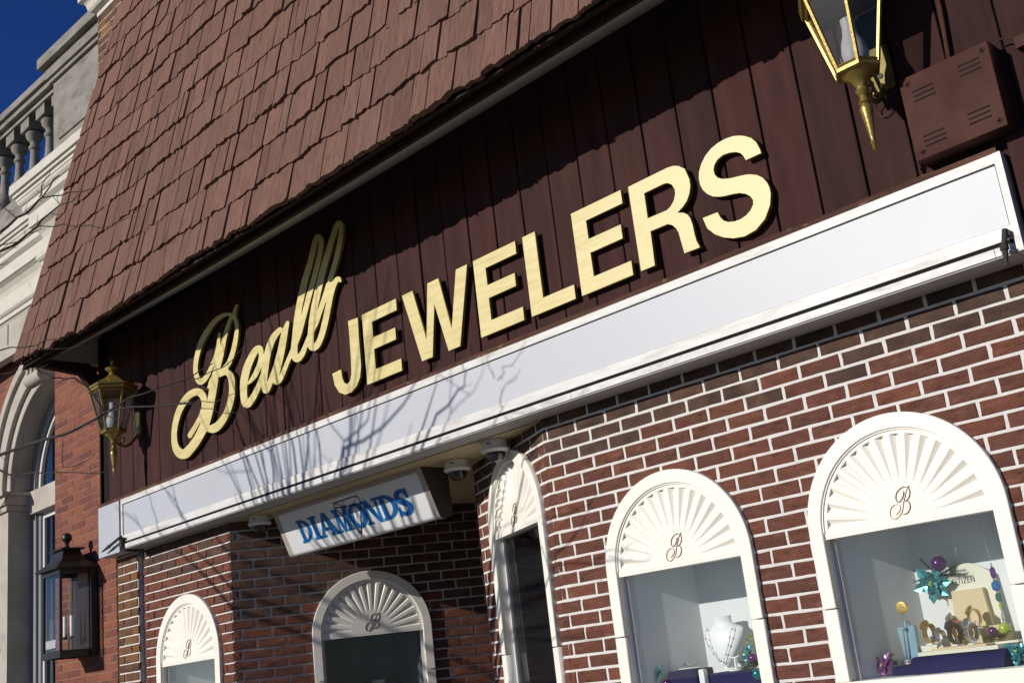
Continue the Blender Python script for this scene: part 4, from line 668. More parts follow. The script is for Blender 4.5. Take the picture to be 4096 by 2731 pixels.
for xa, xb in ((X0, X0+.0505),(X1-.0505, X1)):
    ep = [(.131,2.8615),(.247,2.575),(.256,2.563),(.272,2.555),(.302,2.556),(.340,2.567),(.356,2.588),(.343,2.8615)]
    MB().prism(ep, lambda p, d: (d,p[0],p[1]), xa, xb).build('end_cap', 'sign_frame' if xb < -2 else 'sign_frame', sgn)
MB().prism(ep, lambda p, d: (d,p[0],p[1]), X1+.0005, X1+.004).build('end_plate', 'sign_box', sgn)
MB().box(X0+.051,X1-.051,.128,.142,2.835,2.861).build('top_trim', 'sign_frame', sgn)
fu = Vector((0,.120,-.297)).normalized(); fn_ = Vector((0,-.297,-.120)).normalized(); f0 = Vector((0,.135,2.86))
def on_face(x, t, off): q = f0+fu*t+fn_*off; return Vector((x,q.y,q.z))
words = [('D',-2.665,.16),('I',-2.518,.19),('A',-2.455,.225),('M',-2.252,.15),('O',-2.09,.185),('N',-1.935,.19),('D',-1.765,.19),('S',-1.605,.195)]
for ch, x0, sx in words:
    g = GL[ch]
    for key, mt, off in (('o','sign_teal',.0040),('f','sign_blue',.0048)):
        me = flat_mesh('letter_outline' if key == 'o' else 'letter', g[key], .0004)
        me.transform(Matrix.Diagonal((sx, 1, .152, 1)))
        for v_ in me.vertices:
            q = on_face(x0+v_.co.x, .252-v_.co.z, off-v_.co.y); v_.co = q
        link('letter_outline' if key == 'o' else 'letter', me, mt, sgn)
gem = MB()
GP = dict(a=(-2.192,.054),b=(-1.945,.050),c=(-1.922,.079),d=(-1.935,.108),e=(-2.204,.086),f=(-2.039,.296),g=(-2.10,.052),h=(-2.09,.095),i=(-2.0,.099))
def ln(p, q, w, off=.0035):
    a, b = GP.get(p, p) if isinstance(p, str) else p, GP.get(q, q) if isinstance(q, str) else q
    d = Vector((b[0]-a[0], b[1]-a[1])); nn = Vector((-d.y, d.x)).normalized()*w/2
    gem.add([on_face(a[0]+nn.x,a[1]+nn.y,off),on_face(b[0]+nn.x,b[1]+nn.y,off),on_face(b[0]-nn.x,b[1]-nn.y,off),on_face(a[0]-nn.x,a[1]-nn.y,off)], [(0,1,2,3)])
for i_, (p, q, w) in enumerate((('a','b',.007),('b','c',.007),('c','d',.006),('e','d',.007),('a','e',.006),('e','f',.007),('d','f',.007),('g','h',.004),('h','f',.004),('b','i',.004),('i','f',.004),('a','h',.004))): ln(p, q, w, .0056+i_*.00005)
for a in ((-2.24,.045,-2.21,.052),(-1.93,.03,-1.94,.045),(-1.905,.085,-1.87,.08),(-2.03,.30,-2.02,.32),(-2.06,.28,-2.09,.305),(-2.0,.275,-1.96,.30),(-2.23,.09,-2.26,.092)): ln((a[0],a[1]),(a[2],a[3]),.002,.0036)
gem.build('gem_drawing', 'ink', sgn)

# ================================================================ DOME CAMERAS
def dome_camera(loc, label, rz):
    t = thing('dome_camera', label, 'security camera', loc, rz, 'dome cameras under the entrance ceiling')
    MB().lathe([(.066,0),(.071,-.004),(.073,-.040),(.075,-.044)], 28).build('base', 'plastic_white', t, True)
    MB().lathe([(.075,-.0445),(.082,-.047),(.083,-.055),(.074,-.064),(.058,-.068)], 28).build('collar', 'plastic_white', t, True)
    pr_ = [(.057,-.0685)]+[(.057*math.cos(R(a)), -.0685-.052*math.sin(R(a))) for a in range(12, 91, 13)]+[(.0001,-.1205)]
    MB().lathe(pr_, 24).build('dome', 'dome', t, True)
    MB().box(-.016,-.002,-.0745,-.0725,-.026,-.018).box(.002,.010,-.0745,-.0725,-.030,-.026).build('maker_mark', 'ink', t)
    return t
dome_camera((-3.0,.10,2.862), 'white dome camera at the left end of the hanging lightbox', .5)
dome_camera((-1.075,.25,2.862), 'white dome camera just right of the hanging lightbox', .5)
dome_camera((-.575,.09,2.862), 'white dome camera at the top of the tall narrow arched window', .4)

# ================================================================ GOLD WALL LANTERNS
def gold_lantern(loc, label):
    t = thing('wall_lantern', label, 'lantern', loc, 0, 'brass wall lanterns on the sign wall')
    H = R(0)
    zt, zb, rt, rb = .655, .345, .165, .088      # body heights above the finial tip
    MB().lathe([(.0001,0),(.006,.004),(.010,.012),(.006,.020),(.013,.034),(.008,.045),(.011,.060),(.024,.165),(.026,.180),(.018,.195),(.026,.205),(.018,.216),(.015,.232),(.022,.245),(.028,.255),(.020,.266),(.022,.276),(.036,.300),(.060,.318),(.070,.332)], 16).build('stem', 'brass', t, True)
    MB().lathe([(.078,.330),(.094,.332),(.096,.345),(.086,.352)], 6, ph=H).build('base_ring', 'brass', t)
    fr = MB(); gp = []
    for k_ in range(6):
        a = H+math.pi/3*k_; b = a+math.pi/3
        p = lambda r, z, q: Vector((r*math.cos(q), r*math.sin(q), z))
        fr.tube([p(rb,zb,a), p(rt,zt,a)], .009, 5)
        m_ = MB(); rb2, rt2 = rb*.985, rt*.985
        m_.add([p(rb2,zb+.008,a),p(rb2,zb+.008,b),p(rt2,zt-.005,b),p(rt2,zt-.005,a)], [(0,1,2,3)])
        m_.build('pane', 'lamp_glass', t)
        for zz, r_ in ((zb+.010,rb+.002),(zt-.008,rt-.002)): fr.tube([p(r_,zz,a), p(r_,zz,b)], .007, 4)
    fr.build('frame', 'brass', t)
    MB().lathe([(.150,zt-.002),(.186,zt+.004),(.190,zt+.020),(.176,zt+.026),(.190,zt+.032),(.192,zt+.046),(.165,zt+.056),(.105,zt+.095),(.060,zt+.120),(.045,zt+.128)], 6, ph=H).build('roof', 'brass', t)
    MB().lathe([(.046,zt+.127),(.030,zt+.140),(.022,zt+.155),(.030,zt+.170),(.052,zt+.180),(.056,zt+.192),(.030,zt+.204),(.014,zt+.216),(.012,zt+.232),(.018,zt+.245),(.010,zt+.262),(.0001,zt+.275)], 16).build('finial', 'brass', t, True)
    MB().lathe([(.040,zb+.005),(.052,zb+.03),(.056,zb+.065),(.048,zb+.11),(.032,zb+.15),(.026,zb+.19),(.028,zb+.225),(.026,zb+.226)], 18).build('glass_chimney', 'frosted', t, True)
    # curled arm back to the wall plate
    pts = smooth_path([(.0,.02,.262),(.0,.07,.235),(.0,.12,.245),(.0,.165,.285),(.0,.195,.34)])
    MB().tube(pts, .010, 8).build('arm', 'brass_dark', t, True)
    curl = smooth_path([(0,.03,.27),(.02,.06,.30),(.0,.09,.285),(-.01,.075,.255),(0,.05,.26)])
    MB().tube(curl, .005, 6).build('scroll', 'brass_dark', t, True)
    pl = [(-.048,.315),(.048,.315),(.052,.33),(.052,.495),(.040,.51),(-.040,.51),(-.052,.495),(-.052,.33)]
    me = flat_mesh('wall_plate', [pl], .012, .004, Matrix.Translation((0,.205,0))); link('wall_plate', me, 'brass_dark', t)
    MB().lathe([(.012,-.004),(.012,.004)], 8, (0,0,0)).build('screw', 'dark_steel', t, xf=Matrix.Translation((0,.192,.38)) @ Matrix.Rotation(R(90),4,'X'))
    return t
gold_lantern((-4.275,-.345,3.385), 'brass hexagonal wall lantern at the far left end of the sign wall')
gold_lantern((2.122,-.345,3.375), 'brass hexagonal wall lantern near the red-brown metal box, cut by the top of the picture')

# ================================================================ METAL BOX, CONDUIT, CABLES
jb = thing('metal_box', 'red-brown louvred metal box bolted above the right end of the awning housing', 'electrical box')
bx0, bx1, bz0, bz1, by = 2.222, 2.578, 3.313, 3.658, -.235
me = flat_mesh('body', [[(bx0,bz0),(bx1,bz0),(bx1,bz1),(bx0,bz1)]], (-.128-by)/2, .003, Matrix.Translation((0,(by-.128)/2,0))); link('body', me, 'box_red', jb)
for lx, lz in ((.045,.272),(.232,.290),(.047,.082),(.225,.094)):
    for k_ in range(3):
        MB().box(bx0+lx, bx0+lx+.085, by-.0012, by+.0005, bz0+lz-k_*.020, bz0+lz-k_*.020+.0062).build('louvre', 'black_gap', jb)
for px, pz in ((.03,.030),(.03,.318),(.328,.318),(.328,.030)):
    mb = MB(); mb.lathe([(.0135,-.0015),(.0135,.0015)], 14); mb.lathe([(.0075,.0015),(.0075,.007),(.005,.009)], 6)
    mb.build('bolt', 'box_red', jb, xf=Matrix.Translation((bx0+px, by-.0015, bz0+pz)) @ Matrix.Rotation(R(90),4,'X'))
cd = MB(); cd.tube([(2.395,-.145,3.60),(2.400,-.145,3.72),(2.412,-.145,3.90),(2.42,-.145,4.5)], .010, 8)
tag(cd.build('conduit', 'box_red', None, True), 'thin painted conduit pipe rising from the top of the red-brown metal box', 'pipe')
cb = MB(); cb.tube(smooth_path([(2.56,-.15,3.65),(2.60,-.165,3.67),(2.64,-.17,3.655),(2.665,-.165,3.64)]), .0035, 6); cb.box(2.655,2.72,-.185,-.135,3.60,3.645)
tag(cb.build('cable_plug', 'box_red'), 'small brown plug and cable beside the red-brown metal box at the right edge', 'cable')
wr = MB(); wr.tube(smooth_path([(2.10,-.18,3.66),(2.075,-.15,3.63),(2.09,-.14,3.59),(2.13,-.14,3.60),(2.15,-.15,3.635)]), .003, 5)
tag(wr.build('lamp_wire', 'wire'), 'loose dark wire loop hanging below the right wall lantern plate', 'wire')

# ================================================================ NEIGHBOURING BUILDING
nb = thing('stone_trimmed_building', 'older red brick building at left with stone arch window, cornice and balustrade', 'building')
brick_wall(nb, 'brick_pier', (-6.16,0,0), 0, 1.17, 5.37, .5, .235, .0645, 2.6364+.0322+.0645*42, (.03,.135), mats=('brick_neighbor','brick_neighbor'), zlow=1.9, joint=.004, mortar='mortar_thin', proud=.0015, back=.6, ztop_dark=50)
ACX, AZ, RI = -7.12, 3.99, 1.0
brick_wall(nb, 'arch_wall', (-9.6,.40,0), 0, 3.5, 5.75, .5, .235,   .0645, 5.70, (.03,.135), ops=((ACX+9.6,AZ,.5),), rc=1.30, rcut=1.28, mats=('brick_neighbor','brick_neighbor'), zlow=4.72, joint=.004, mortar='mortar_thin', proud=.0015, ztop_dark=50, back=.2)
def ring(r0, r1, y0, y1, nm, mt='stone'):
    me = flat_mesh(nm, [arc(0,0,r1,0,180,48)+arc(0,0,r0,180,0,48)], (y1-y0)/2, .01, Matrix.Translation((ACX,(y0+y1)/2,AZ)))
    return link(nm, me, mt, nb)
ring(1.30, 1.40, .29, .44, 'arch_moulding'); ring(1.235, 1.298, .33, .44, 'arch_moulding'); ring(1.10, 1.233, .315, .44, 'arch_moulding'); ring(RI, 1.098, .36, .60, 'arch_moulding')
for sx in (-1, 1):
    a, b = sorted((ACX+sx*RI, ACX+sx*1.24)); MB().box(a, b, .345, .60, 0, 3.80).build('stone_jamb', 'stone', nb)
    for z0_, z1_, e in ((3.801,3.86,.03),(3.861,3.95,.06),(3.951,3.989,.10)):
        MB().box(a-e, b+(e if sx < 0 else .0), .345-e, .60, z0_, z1_).build('impost', 'stone', nb)
key = MB()
key.prism([(-.16,4.93),(.16,4.93),(.21,5.42),(-.21,5.42)], lambda p, d: (ACX+.08+p[0],d,p[1]), .16, .42)
key.build('keystone', 'stone', nb)
sc = MB(); sc.tube([(ACX+.08-.17,.20,4.94),(ACX+.08+.17,.20,4.94)], .072, 20); sc.tube([(ACX+.08-.175,.20,4.94),(ACX+.08+.175,.20,4.94)], .035, 14)
for q in (-.10,.0,.10): sc.prism([(q-.022,4.95),(q+.022,4.95),(q+.03,5.42),(q-.03,5.42)], lambda p, d: (ACX+.08+p[0],d,p[1]), .135, .17)
sc.build('keystone_scroll', 'stone', nb, True)
win = grp('sash_window', nb)
rf = flat_mesh('frame', [arc(0,0,RI-.001,0,180,40)+arc(0,0,.90,180,0,40)], .05, .006, Matrix.Translation((ACX,.625,AZ))); link('frame', rf, 'frame_grey', win)
rf = flat_mesh('frame', [arc(0,0,.885,0,180,40)+arc(0,0,.84,180,0,40)], .03, .004, Matrix.Translation((ACX,.64,AZ))); link('frame', rf, 'weather_white', win)
for sx in (-1, 1):
    for r0, r1, y0, y1, mt in ((.86,RI-.001,.575,.70,'frame_grey'),(.80,.858,.60,.69,'frame_grey'),(.755,.798,.62,.68,'weather_white')):
        a, b = sorted((ACX+sx*r0, ACX+sx*r1)); MB().box(a, b, y0, y1, 1.2, AZ-.24).build('frame', mt, win)
MB().box(ACX-RI+.002, ACX+RI-.002, .53, .72, AZ-.238, AZ-.001).build('transom', 'stone', win)
MB().box(ACX-.755, ACX+.755, .62, .68, AZ-.30, AZ-.2385).build('sash_rail', 'weather_white', win)
MB().box(ACX-.755, ACX+.755, .62, .68, 2.36, 2.44).build('sash_rail', 'weather_white', win)
MB().box(ACX-.755, ACX+.755, .645, .651, 1.2, AZ-.301).build('glass_pane', 'glass_dim', win)
gp = flat_mesh('glass_pane', [arc(0,0,.84,0,180,30)], .003, 0, Matrix.Translation((ACX,.645,AZ))); link('glass_pane', gp, 'glass_dim', win)
MB().box(ACX-1.1, ACX+1.1, .85, .87, 0, 5.2).build('blind', 'curtain', win)
# entablature over the pier (breaks forward) and over the arch bay (set back)
PIV = Matrix.Translation((-6.2,-.2,0)) @ Matrix.Rotation(R(2.0),4,'Z') @ Matrix.Translation((6.2,.2,0))
P_corn = [(0,6.72),(-.10,6.71),(-.302,6.648),(-.302,6.556),(-.280,6.554),(-.280,6.520),(-.258,6.517),(-.258,6.484),(-.250,6.478),(-.244,6.455),(-.228,6.435),(-.214,6.428),(-.214,6.372),(-.19,6.352),(-.172,6.338)]
P_band = [(-.171,6.3375),(-.171,6.20),(-.160,6.196),(-.12,6.17),(-.088,6.125),(-.074,6.08),(-.072,5.95)]
P_bead = [(-.0715,5.9495),(-.085,5.925),(-.108,5.915),(-.124,5.89),(-.122,5.87),(-.105,5.85),(-.088,5.84),(-.086,5.80),(-.07,5.797),(-.05,5.77)]
P_frieze = [(-.0495,5.7695),(-.05,5.52),(-.065,5.515),(-.065,5.49),(-.09,5.485),(-.09,5.37),(0,5.368)]
def entab(prof, nm, mt, x0, x1, dy=0.0, ret=True):
    mb = MB(); n = len(prof); fs = []
    A = [((x0+p[0]) if ret else x0, p[0]+dy, p[1]) for p in prof]; B = [(x1, p[0]+dy, p[1]) for p in prof]; C_ = [(x0+p[0], .9, p[1]) for p in prof]
    for i in range(n-1): fs.append((i,i+1,n+i+1,n+i))
    if ret:
        for i in range(n-1): fs.append((2*n+i,2*n+i+1,i+1,i))
        return mb.add(A+B+C_, fs).build(nm, mt, nb, xf=PIV)
    return mb.add(A+B, fs).build(nm, mt, nb, xf=PIV)
for prof, nm, mt in ((P_corn,'cornice','stone_white'),(P_band,'cornice_band','stone_white'),(P_bead,'bead_moulding','stone_white'),(P_frieze,'frieze','stone')):
    entab(prof, nm, mt, -6.16, -4.97)
    entab(prof, nm+'_set_back', mt if nm != 'frieze' else 'stone', -13, -6.0, .36, False)
for xj in (-6.9,-7.9,-8.9,-9.9): MB().box(xj-.004, xj+.004, .302, .32, 5.53, 5.765).build('stone_joint', 'stone_grey', nb, xf=PIV)
# balustrade and pedestal
MB().box(-13,-6.0,.15,.60,6.72,6.98).build('plinth', 'stone_grey', nb, xf=PIV)
for z0_, z1_, e in ((7.93,7.985,.0),(7.986,8.05,.05),(8.051,8.13,.085)): MB().box(-13,-6.26,.22-e,.48+e,z0_,z1_).build('rail', 'stone_grey', nb, xf=PIV)
bal = MB().lathe([(.075,0),(.075,.05),(.055,.07),(.10,.17),(.115,.24),(.105,.31),(.058,.38),(.047,.52),(.044,.60),(.062,.62),(.062,.645),(.046,.66),(.046,.70),(.085,.745),(.095,.79),(.075,.82)], 18)
bal.box(-.11,.11,-.11,.11,.82,.945); bal.box(-.10,.10,-.10,.10,-.03,.0)
bme = bal.mesh('baluster'); bme.materials.append(MATS['stone_grey'])
for p_ in bme.polygons: p_.use_smooth = len(p_.vertices) == 4 and abs(p_.normal.z) < .98
bme.set_sharp_from_angle(angle=R(35))
for k_ in range(9):
    o = bpy.data.objects.new('baluster', bme); COL.objects.link(o); o.parent = nb
    o.location = PIV @ Vector((-6.62-.372*k_, .35, 6.985))
me = flat_mesh('pedestal', [[(-6.28,6.72),(-4.95,6.72),(-4.95,7.80),(-6.28,7.80)]], .3, .01, PIV @ Matrix.Translation((0,.35,0))); link('pedestal', me, 'stone_grey', nb)
me = flat_mesh('pedestal_panel', [[(-6.14,7.12),(-5.12,7.12),(-5.12,7.70),(-6.14,7.70)]], .012, .006, PIV @ Matrix.Translation((0,.042,0))); link('pedestal_panel', me, 'stone_grey', nb)
for z0_, z1_, e in ((6.721,7.02,.03),(7.801,7.845,.03),(7.8455,7.97,.055),(7.9705,8.08,.115)):
    MB().box(-6.28-e,-4.94,.05-e,.65+e,z0_,z1_).build('pedestal_cap' if z0_ > 7.5 else 'pedestal_base', 'stone_grey', nb, xf=PIV)

# ================================================================ BLACK LANTERN ON THE NEIGHBOUR
bl = thing('black_lantern', 'black box lantern with two candle bulbs on the red brick pier', 'lantern', (-5.508,-.175,2.14))
hx, hy = .161, .125
fr = MB()
for sx in (-1,1):
    for sy in (-1,1):
        fr.box(sx*hx-.010, sx*hx+.010, sy*hy-.010, sy*hy+.010, .05, .665)
for z0_, z1_, e in ((.0,.055,.012),(.66,.70,.014)):
    fr.box(-hx-e, hx+e, -hy-e, -hy+.012, z0_, z1_); fr.box(-hx-e, hx+e, hy-.012, hy+e, z0_, z1_)
    fr.box(-hx-e, -hx+.012, -hy+.0121, hy-.0121, z0_, z1_); fr.box(hx-.012, hx+e, -hy+.0121, hy-.0121, z0_, z1_)
fr.build('frame', 'black_metal', bl)
MB().box(-hx+.012, hx-.012, -hy+.012, hy-.012, .02, .045).lathe([(.03,0),(.035,.01),(.02,.02)], 10, (0,0,0)).build('floor_plate', 'black_metal', bl)
MB().box(-hx-.035, hx+.035, hy-.01, hy+.045, .0, .70).build('back_plate', 'black_metal', bl)
def frus(levels):
    mb = MB(); vs = []; fs = []
    for (a, b, z_) in levels: vs += [(-a,-b,z_),(a,-b,z_),(a,b,z_),(-a,b,z_)]
    for j in range(len(levels)-1):
        for k_ in range(4): p = j*4+k_; q = j*4+(k_+1) % 4; fs.append((p,q,q+4,p+4))
    fs.append((3,2,1,0)); fs.append(tuple((len(levels)-1)*4+i for i in range(4)))
    return mb.add(vs, fs)
frus([(hx+.055,hy+.05,.700),(hx+.058,hy+.053,.716),(.135,.10,.775),(.105,.08,.825),(.092,.07,.862)]).build('roof', 'black_metal', bl)
frus([(.125,.095,.8625),(.128,.098,.876),(.10,.075,.880)]).build('chimney_cap', 'black_metal', bl)
MB().lathe([(.04,.8805),(.022,.895),(.014,.915),(.022,.925),(.014,.935)], 14).ball((0,0,.972), .042, 16, 10).build('finial', 'black_metal', bl, True)
for (a, b, c_, d_) in ((-hx+.01,-hy,hx-.01,-hy),(hx,-hy+.01,hx,hy-.01),(-hx,-hy+.01,-hx,hy-.01)):
    MB().add([(a,b,.056),(c_,d_,.056),(c_,d_,.659),(a,b,.659)], [(0,1,2,3)]).build('pane', 'clear_glass', bl)
cn = MB()
for dx, dy in ((-.045,.0),(.04,.02)):
    MB().lathe([(.0155,.17),(.0155,.33),(.012,.335)], 14, (dx,dy,0)).build('candle', 'white_vinyl', bl, True)
    MB().lathe([(.010,.335),(.019,.36),(.020,.385),(.012,.415),(.003,.445)], 12, (dx,dy,0)).build('bulb', 'clear_glass', bl, True)
    MB().tube([(dx,dy,.34),(dx+.003,dy,.37),(dx-.003,dy,.39),(dx,dy,.40)], .002, 5).build('filament', 'brass', bl)
    cn.lathe([(.006,.15),(.024,.158),(.026,.168),(.010,.17)], 12, (dx,dy,0))
cn.tube([(-.045,0,.155),(0,.01,.145),(.04,.02,.155)], .006, 6); cn.tube([(0,.01,.05),(0,.01,.185)], .007, 6); cn.ball((0,.01,.19), .012, 8, 6)
cn.build('candle_bracket', 'dark_steel', bl, True)

# ================================================================ BARE STREET TREE
VIS = [[[-1.7616,-2.2,2.9001,0.0085],[-1.6638,-2.175,2.9076,0.0082],[-1.439,-2.15,2.9029,0.0077],[-1.2277,-2.125,2.894,0.0072],[-1.0976,-2.1,2.8866,0.0068],[-1.0512,-2.075,2.8978,0.0065],[-0.9827,-2.05,2.9139,0.0062],[-0.9264,-2.025,2.9276,0.0059],[-0.914,-2.0,2.9466,0.0056]],[[-0.914,-2.0,2.9466,0.0051],[-0.8754,-1.9667,2.9701,0.0048],[-0.7941,-1.9333,2.9982,0.0044],[-0.7361,-1.9,3.0016,0.0041],[-0.6781,-1.8667,3.0149,0.0038],[-0.631,-1.8333,3.0239,0.0035],[-0.5842,-1.8,3.032,0.0032],[-0.5469,-1.7667,3.0455,0.0028],[-0.5085,-1.7333,3.0739,0.0025],[-0.4706,-1.7,3.0924,0.0022]],[[-0.8445,-1.75,3.0801,0.0035],[-0.7777,-1.7313,3.0789,0.0032],[-0.7119,-1.7125,3.0817,0.003],[-0.627,-1.6938,3.0629,0.0027],[-0.5421,-1.675,3.0744,0.0024],[-0.4597,-1.6562,3.0765,0.0022],[-0.4076,-1.6375,3.1005,0.0019],[-0.3236,-1.6188,3.1513,0.0017],[-0.3256,-1.6,3.1933,0.0015]],[[-0.9139,-2.0,2.9506,0.0045],[-0.8695,-1.98,2.9525,0.0043],[-0.7425,-1.96,2.9382,0.004],[-0.5817,-1.94,2.9035,0.0037],[-0.466,-1.92,2.8835,0.0034],[-0.3727,-1.9,2.867,0.0032]],[[-0.5676,-1.9,2.9044,0.0033],[-0.5284,-1.8786,2.8992,0.003],[-0.4686,-1.8571,2.8968,0.0027],[-0.4356,-1.8357,2.8931,0.0024],[-0.3826,-1.8143,2.887,0.0022],[-0.312,-1.7929,2.865,0.0019],[-0.269,-1.7714,2.8807,0.0016],[-0.227,-1.75,2.8877,0.0014]],[[-0.4273,-1.88,2.8848,0.0026],[-0.3508,-1.8614,2.8596,0.0023],[-0.3352,-1.8429,2.8416,0.0021],[-0.2895,-1.8243,2.8309,0.0019],[-0.2554,-1.8057,2.8043,0.0017],[-0.2108,-1.7871,2.795,0.0015],[-0.1663,-1.7686,2.7908,0.0013],[-0.1295,-1.75,2.8116,0.001]],[[-0.9181,-2.0,2.9557,0.0051],[-0.9518,-2.0222,3.0251,0.0048],[-0.991,-2.0444,3.0895,0.0045],[-1.0318,-2.0667,3.1238,0.0043],[-1.0274,-2.0889,3.136,0.004],[-1.0692,-2.1111,3.1377,0.0037],[-1.0879,-2.1333,3.1477,0.0034],[-1.0947,-2.1556,3.1473,0.0031],[-1.1492,-2.1778,3.1856,0.0028],[-1.1927,-2.2,3.2159,0.0025]],[[-0.9098,-2.0,2.9405,0.0028],[-0.8638,-1.9833,2.9157,0.0022],[-0.8457,-1.9667,2.9056,0.0017],[-0.8058,-1.95,2.9123,0.0011]],[[-1.4604,-2.3,2.8074,0.0058],[-1.3829,-2.28,2.7721,0.0053],[-1.3329,-2.26,2.7426,0.0049],[-1.2719,-2.24,2.7292,0.0045],[-1.1404,-2.22,2.7154,0.0041],[-1.0717,-2.2,2.6975,0.0036],[-1.0047,-2.18,2.6896,0.0032],[-0.8518,-2.16,2.6596,0.0028],[-0.7479,-2.14,2.6348,0.0024],[-0.6778,-2.12,2.6261,0.002],[-0.6283,-2.1,2.6447,0.0017]],[[-0.891,-2.2,2.6851,0.0019],[-0.9015,-2.2,2.7446,0.0015],[-0.8942,-2.2,2.8105,0.0011]],[[-0.8865,-2.2,2.687,0.0022],[-0.7988,-2.1833,2.6764,0.0018],[-0.7299,-2.1667,2.6863,0.0014],[-0.6888,-2.15,2.7066,0.0011]],[[-1.3746,-2.3,2.5607,0.0028],[-1.3247,-2.3,2.5815,0.0025],[-1.2267,-2.3,2.632,0.0022],[-1.1782,-2.3,2.6423,0.002],[-1.1668,-2.3,2.6789,0.0017],[-1.2288,-2.3,2.7234,0.0014]],[[-1.5251,-2.3,3.9364,0.008],[-1.4167,-2.28,3.9531,0.0074],[-1.3662,-2.26,3.9736,0.0068],[-1.3086,-2.24,4.0014,0.0062],[-1.2437,-2.22,4.0027,0.0057],[-1.2329,-2.2,4.0295,0.0051],[-1.2067,-2.18,4.0639,0.0046],[-1.2103,-2.16,4.0865,0.0041],[-1.1688,-2.14,4.1285,0.0035],[-1.1716,-2.12,4.1749,0.003],[-1.1519,-2.1,4.1955,0.0024]],[[-1.0212,-2.25,3.9944,0.0035],[-1.0202,-2.24,4.0141,0.003],[-1.0482,-2.23,4.0666,0.0026],[-1.0288,-2.22,4.0939,0.0021],[-1.0093,-2.21,4.1114,0.0017],[-1.0114,-2.2,4.1443,0.0012]],[[-0.9996,-2.25,3.981,0.0035],[-0.9531,-2.2188,3.9794,0.0032],[-0.9211,-2.1875,3.977,0.003],[-0.9199,-2.1562,3.9996,0.0027],[-0.8367,-2.125,3.9763,0.0024],[-0.7914,-2.0938,3.9837,0.0022],[-0.7396,-2.0625,4.0007,0.0019],[-0.6752,-2.0312,4.0173,0.0016],[-0.6741,-2.0,4.0597,0.0014]],[[-1.467,-2.3,4.1527,0.0031],[-1.3853,-2.2933,4.0884,0.0028],[-1.3061,-2.2867,4.0258,0.0026],[-1.229,-2.28,3.9649,0.0024]],[[-1.247,-2.4,3.7479,0.007],[-1.1601,-2.375,3.7489,0.0064],[-1.0756,-2.35,3.7503,0.0058],[-1.0808,-2.325,3.7726,0.0054],[-1.0345,-2.3,3.8017,0.0048],[-0.9812,-2.275,3.8282,0.0043],[-0.9993,-2.25,3.8686,0.0038],[-0.9668,-2.225,3.8966,0.0033],[-0.9203,-2.2,3.9241,0.0028],[-0.8404,-2.175,3.9178,0.0022],[-0.7882,-2.15,3.9522,0.0017]],[[-0.913,-2.3,3.798,0.0029],[-0.8005,-2.2778,3.7577,0.0027],[-0.7516,-2.2556,3.7563,0.0025],[-0.6455,-2.2333,3.7078,0.0023],[-0.5741,-2.2111,3.6948,0.0021],[-0.5541,-2.1889,3.6798,0.0019],[-0.4791,-2.1667,3.6595,0.0017],[-0.4344,-2.1444,3.6756,0.0015],[-0.3789,-2.1222,3.6801,0.0014],[-0.3404,-2.1,3.7087,0.0012]],[[-0.9092,-2.35,3.7465,0.0022],[-0.8346,-2.3433,3.7328,0.0019],[-0.7958,-2.3367,3.7321,0.0015],[-0.771,-2.33,3.7264,0.0011]],[[-0.9306,-2.35,3.7512,0.0016],[-0.9739,-2.34,3.7813,0.0012],[-0.9957,-2.33,3.8069,0.0009]],[[-1.2093,-2.4,3.7791,0.0035],[-1.1209,-2.39,3.7606,0.0029],[-0.9545,-2.38,3.7202,0.0022]],[[-1.0914,-2.4,3.6534,0.002],[-1.0657,-2.39,3.651,0.0016],[-1.0477,-2.38,3.6589,0.0011]],[[-1.1523,-2.4,3.6774,0.0025],[-1.0914,-2.4,3.6534,0.002]],[[-1.6945,-2.2,3.4352,0.0043],[-1.6696,-2.1786,3.4373,0.0039],[-1.5964,-2.1571,3.4339,0.0035],[-1.4857,-2.1357,3.4049,0.0031],[-1.3714,-2.1143,3.3862,0.0026],[-1.3415,-2.0929,3.4043,0.0022],[-1.2321,-2.0714,3.3848,0.0018],[-1.1962,-2.05,3.3897,0.0014]],[[-1.2766,-2.15,3.347,0.0019],[-1.2413,-2.1375,3.3274,0.0016],[-1.1214,-2.125,3.2949,0.0014],[-1.0126,-2.1125,3.2702,0.0011],[-0.9204,-2.1,3.259,0.0009]],[[-1.4201,-2.3,3.2248,0.0021],[-1.3428,-2.3,3.2151,0.0018],[-1.2295,-2.3,3.1911,0.0014],[-1.1199,-2.3,3.1782,0.0011]],[[-1.3445,-2.2,3.2457,0.0019],[-1.1827,-2.2,3.2053,0.0016],[-1.1116,-2.2,3.1968,0.0014],[-1.0418,-2.2,3.1929,0.0011]],[[-1.3867,-2.12,3.2779,0.0031],[-1.336,-2.1133,3.2396,0.003],[-1.2936,-2.1067,3.2148,0.0029],[-1.2091,-2.1,3.1776,0.0028]]]
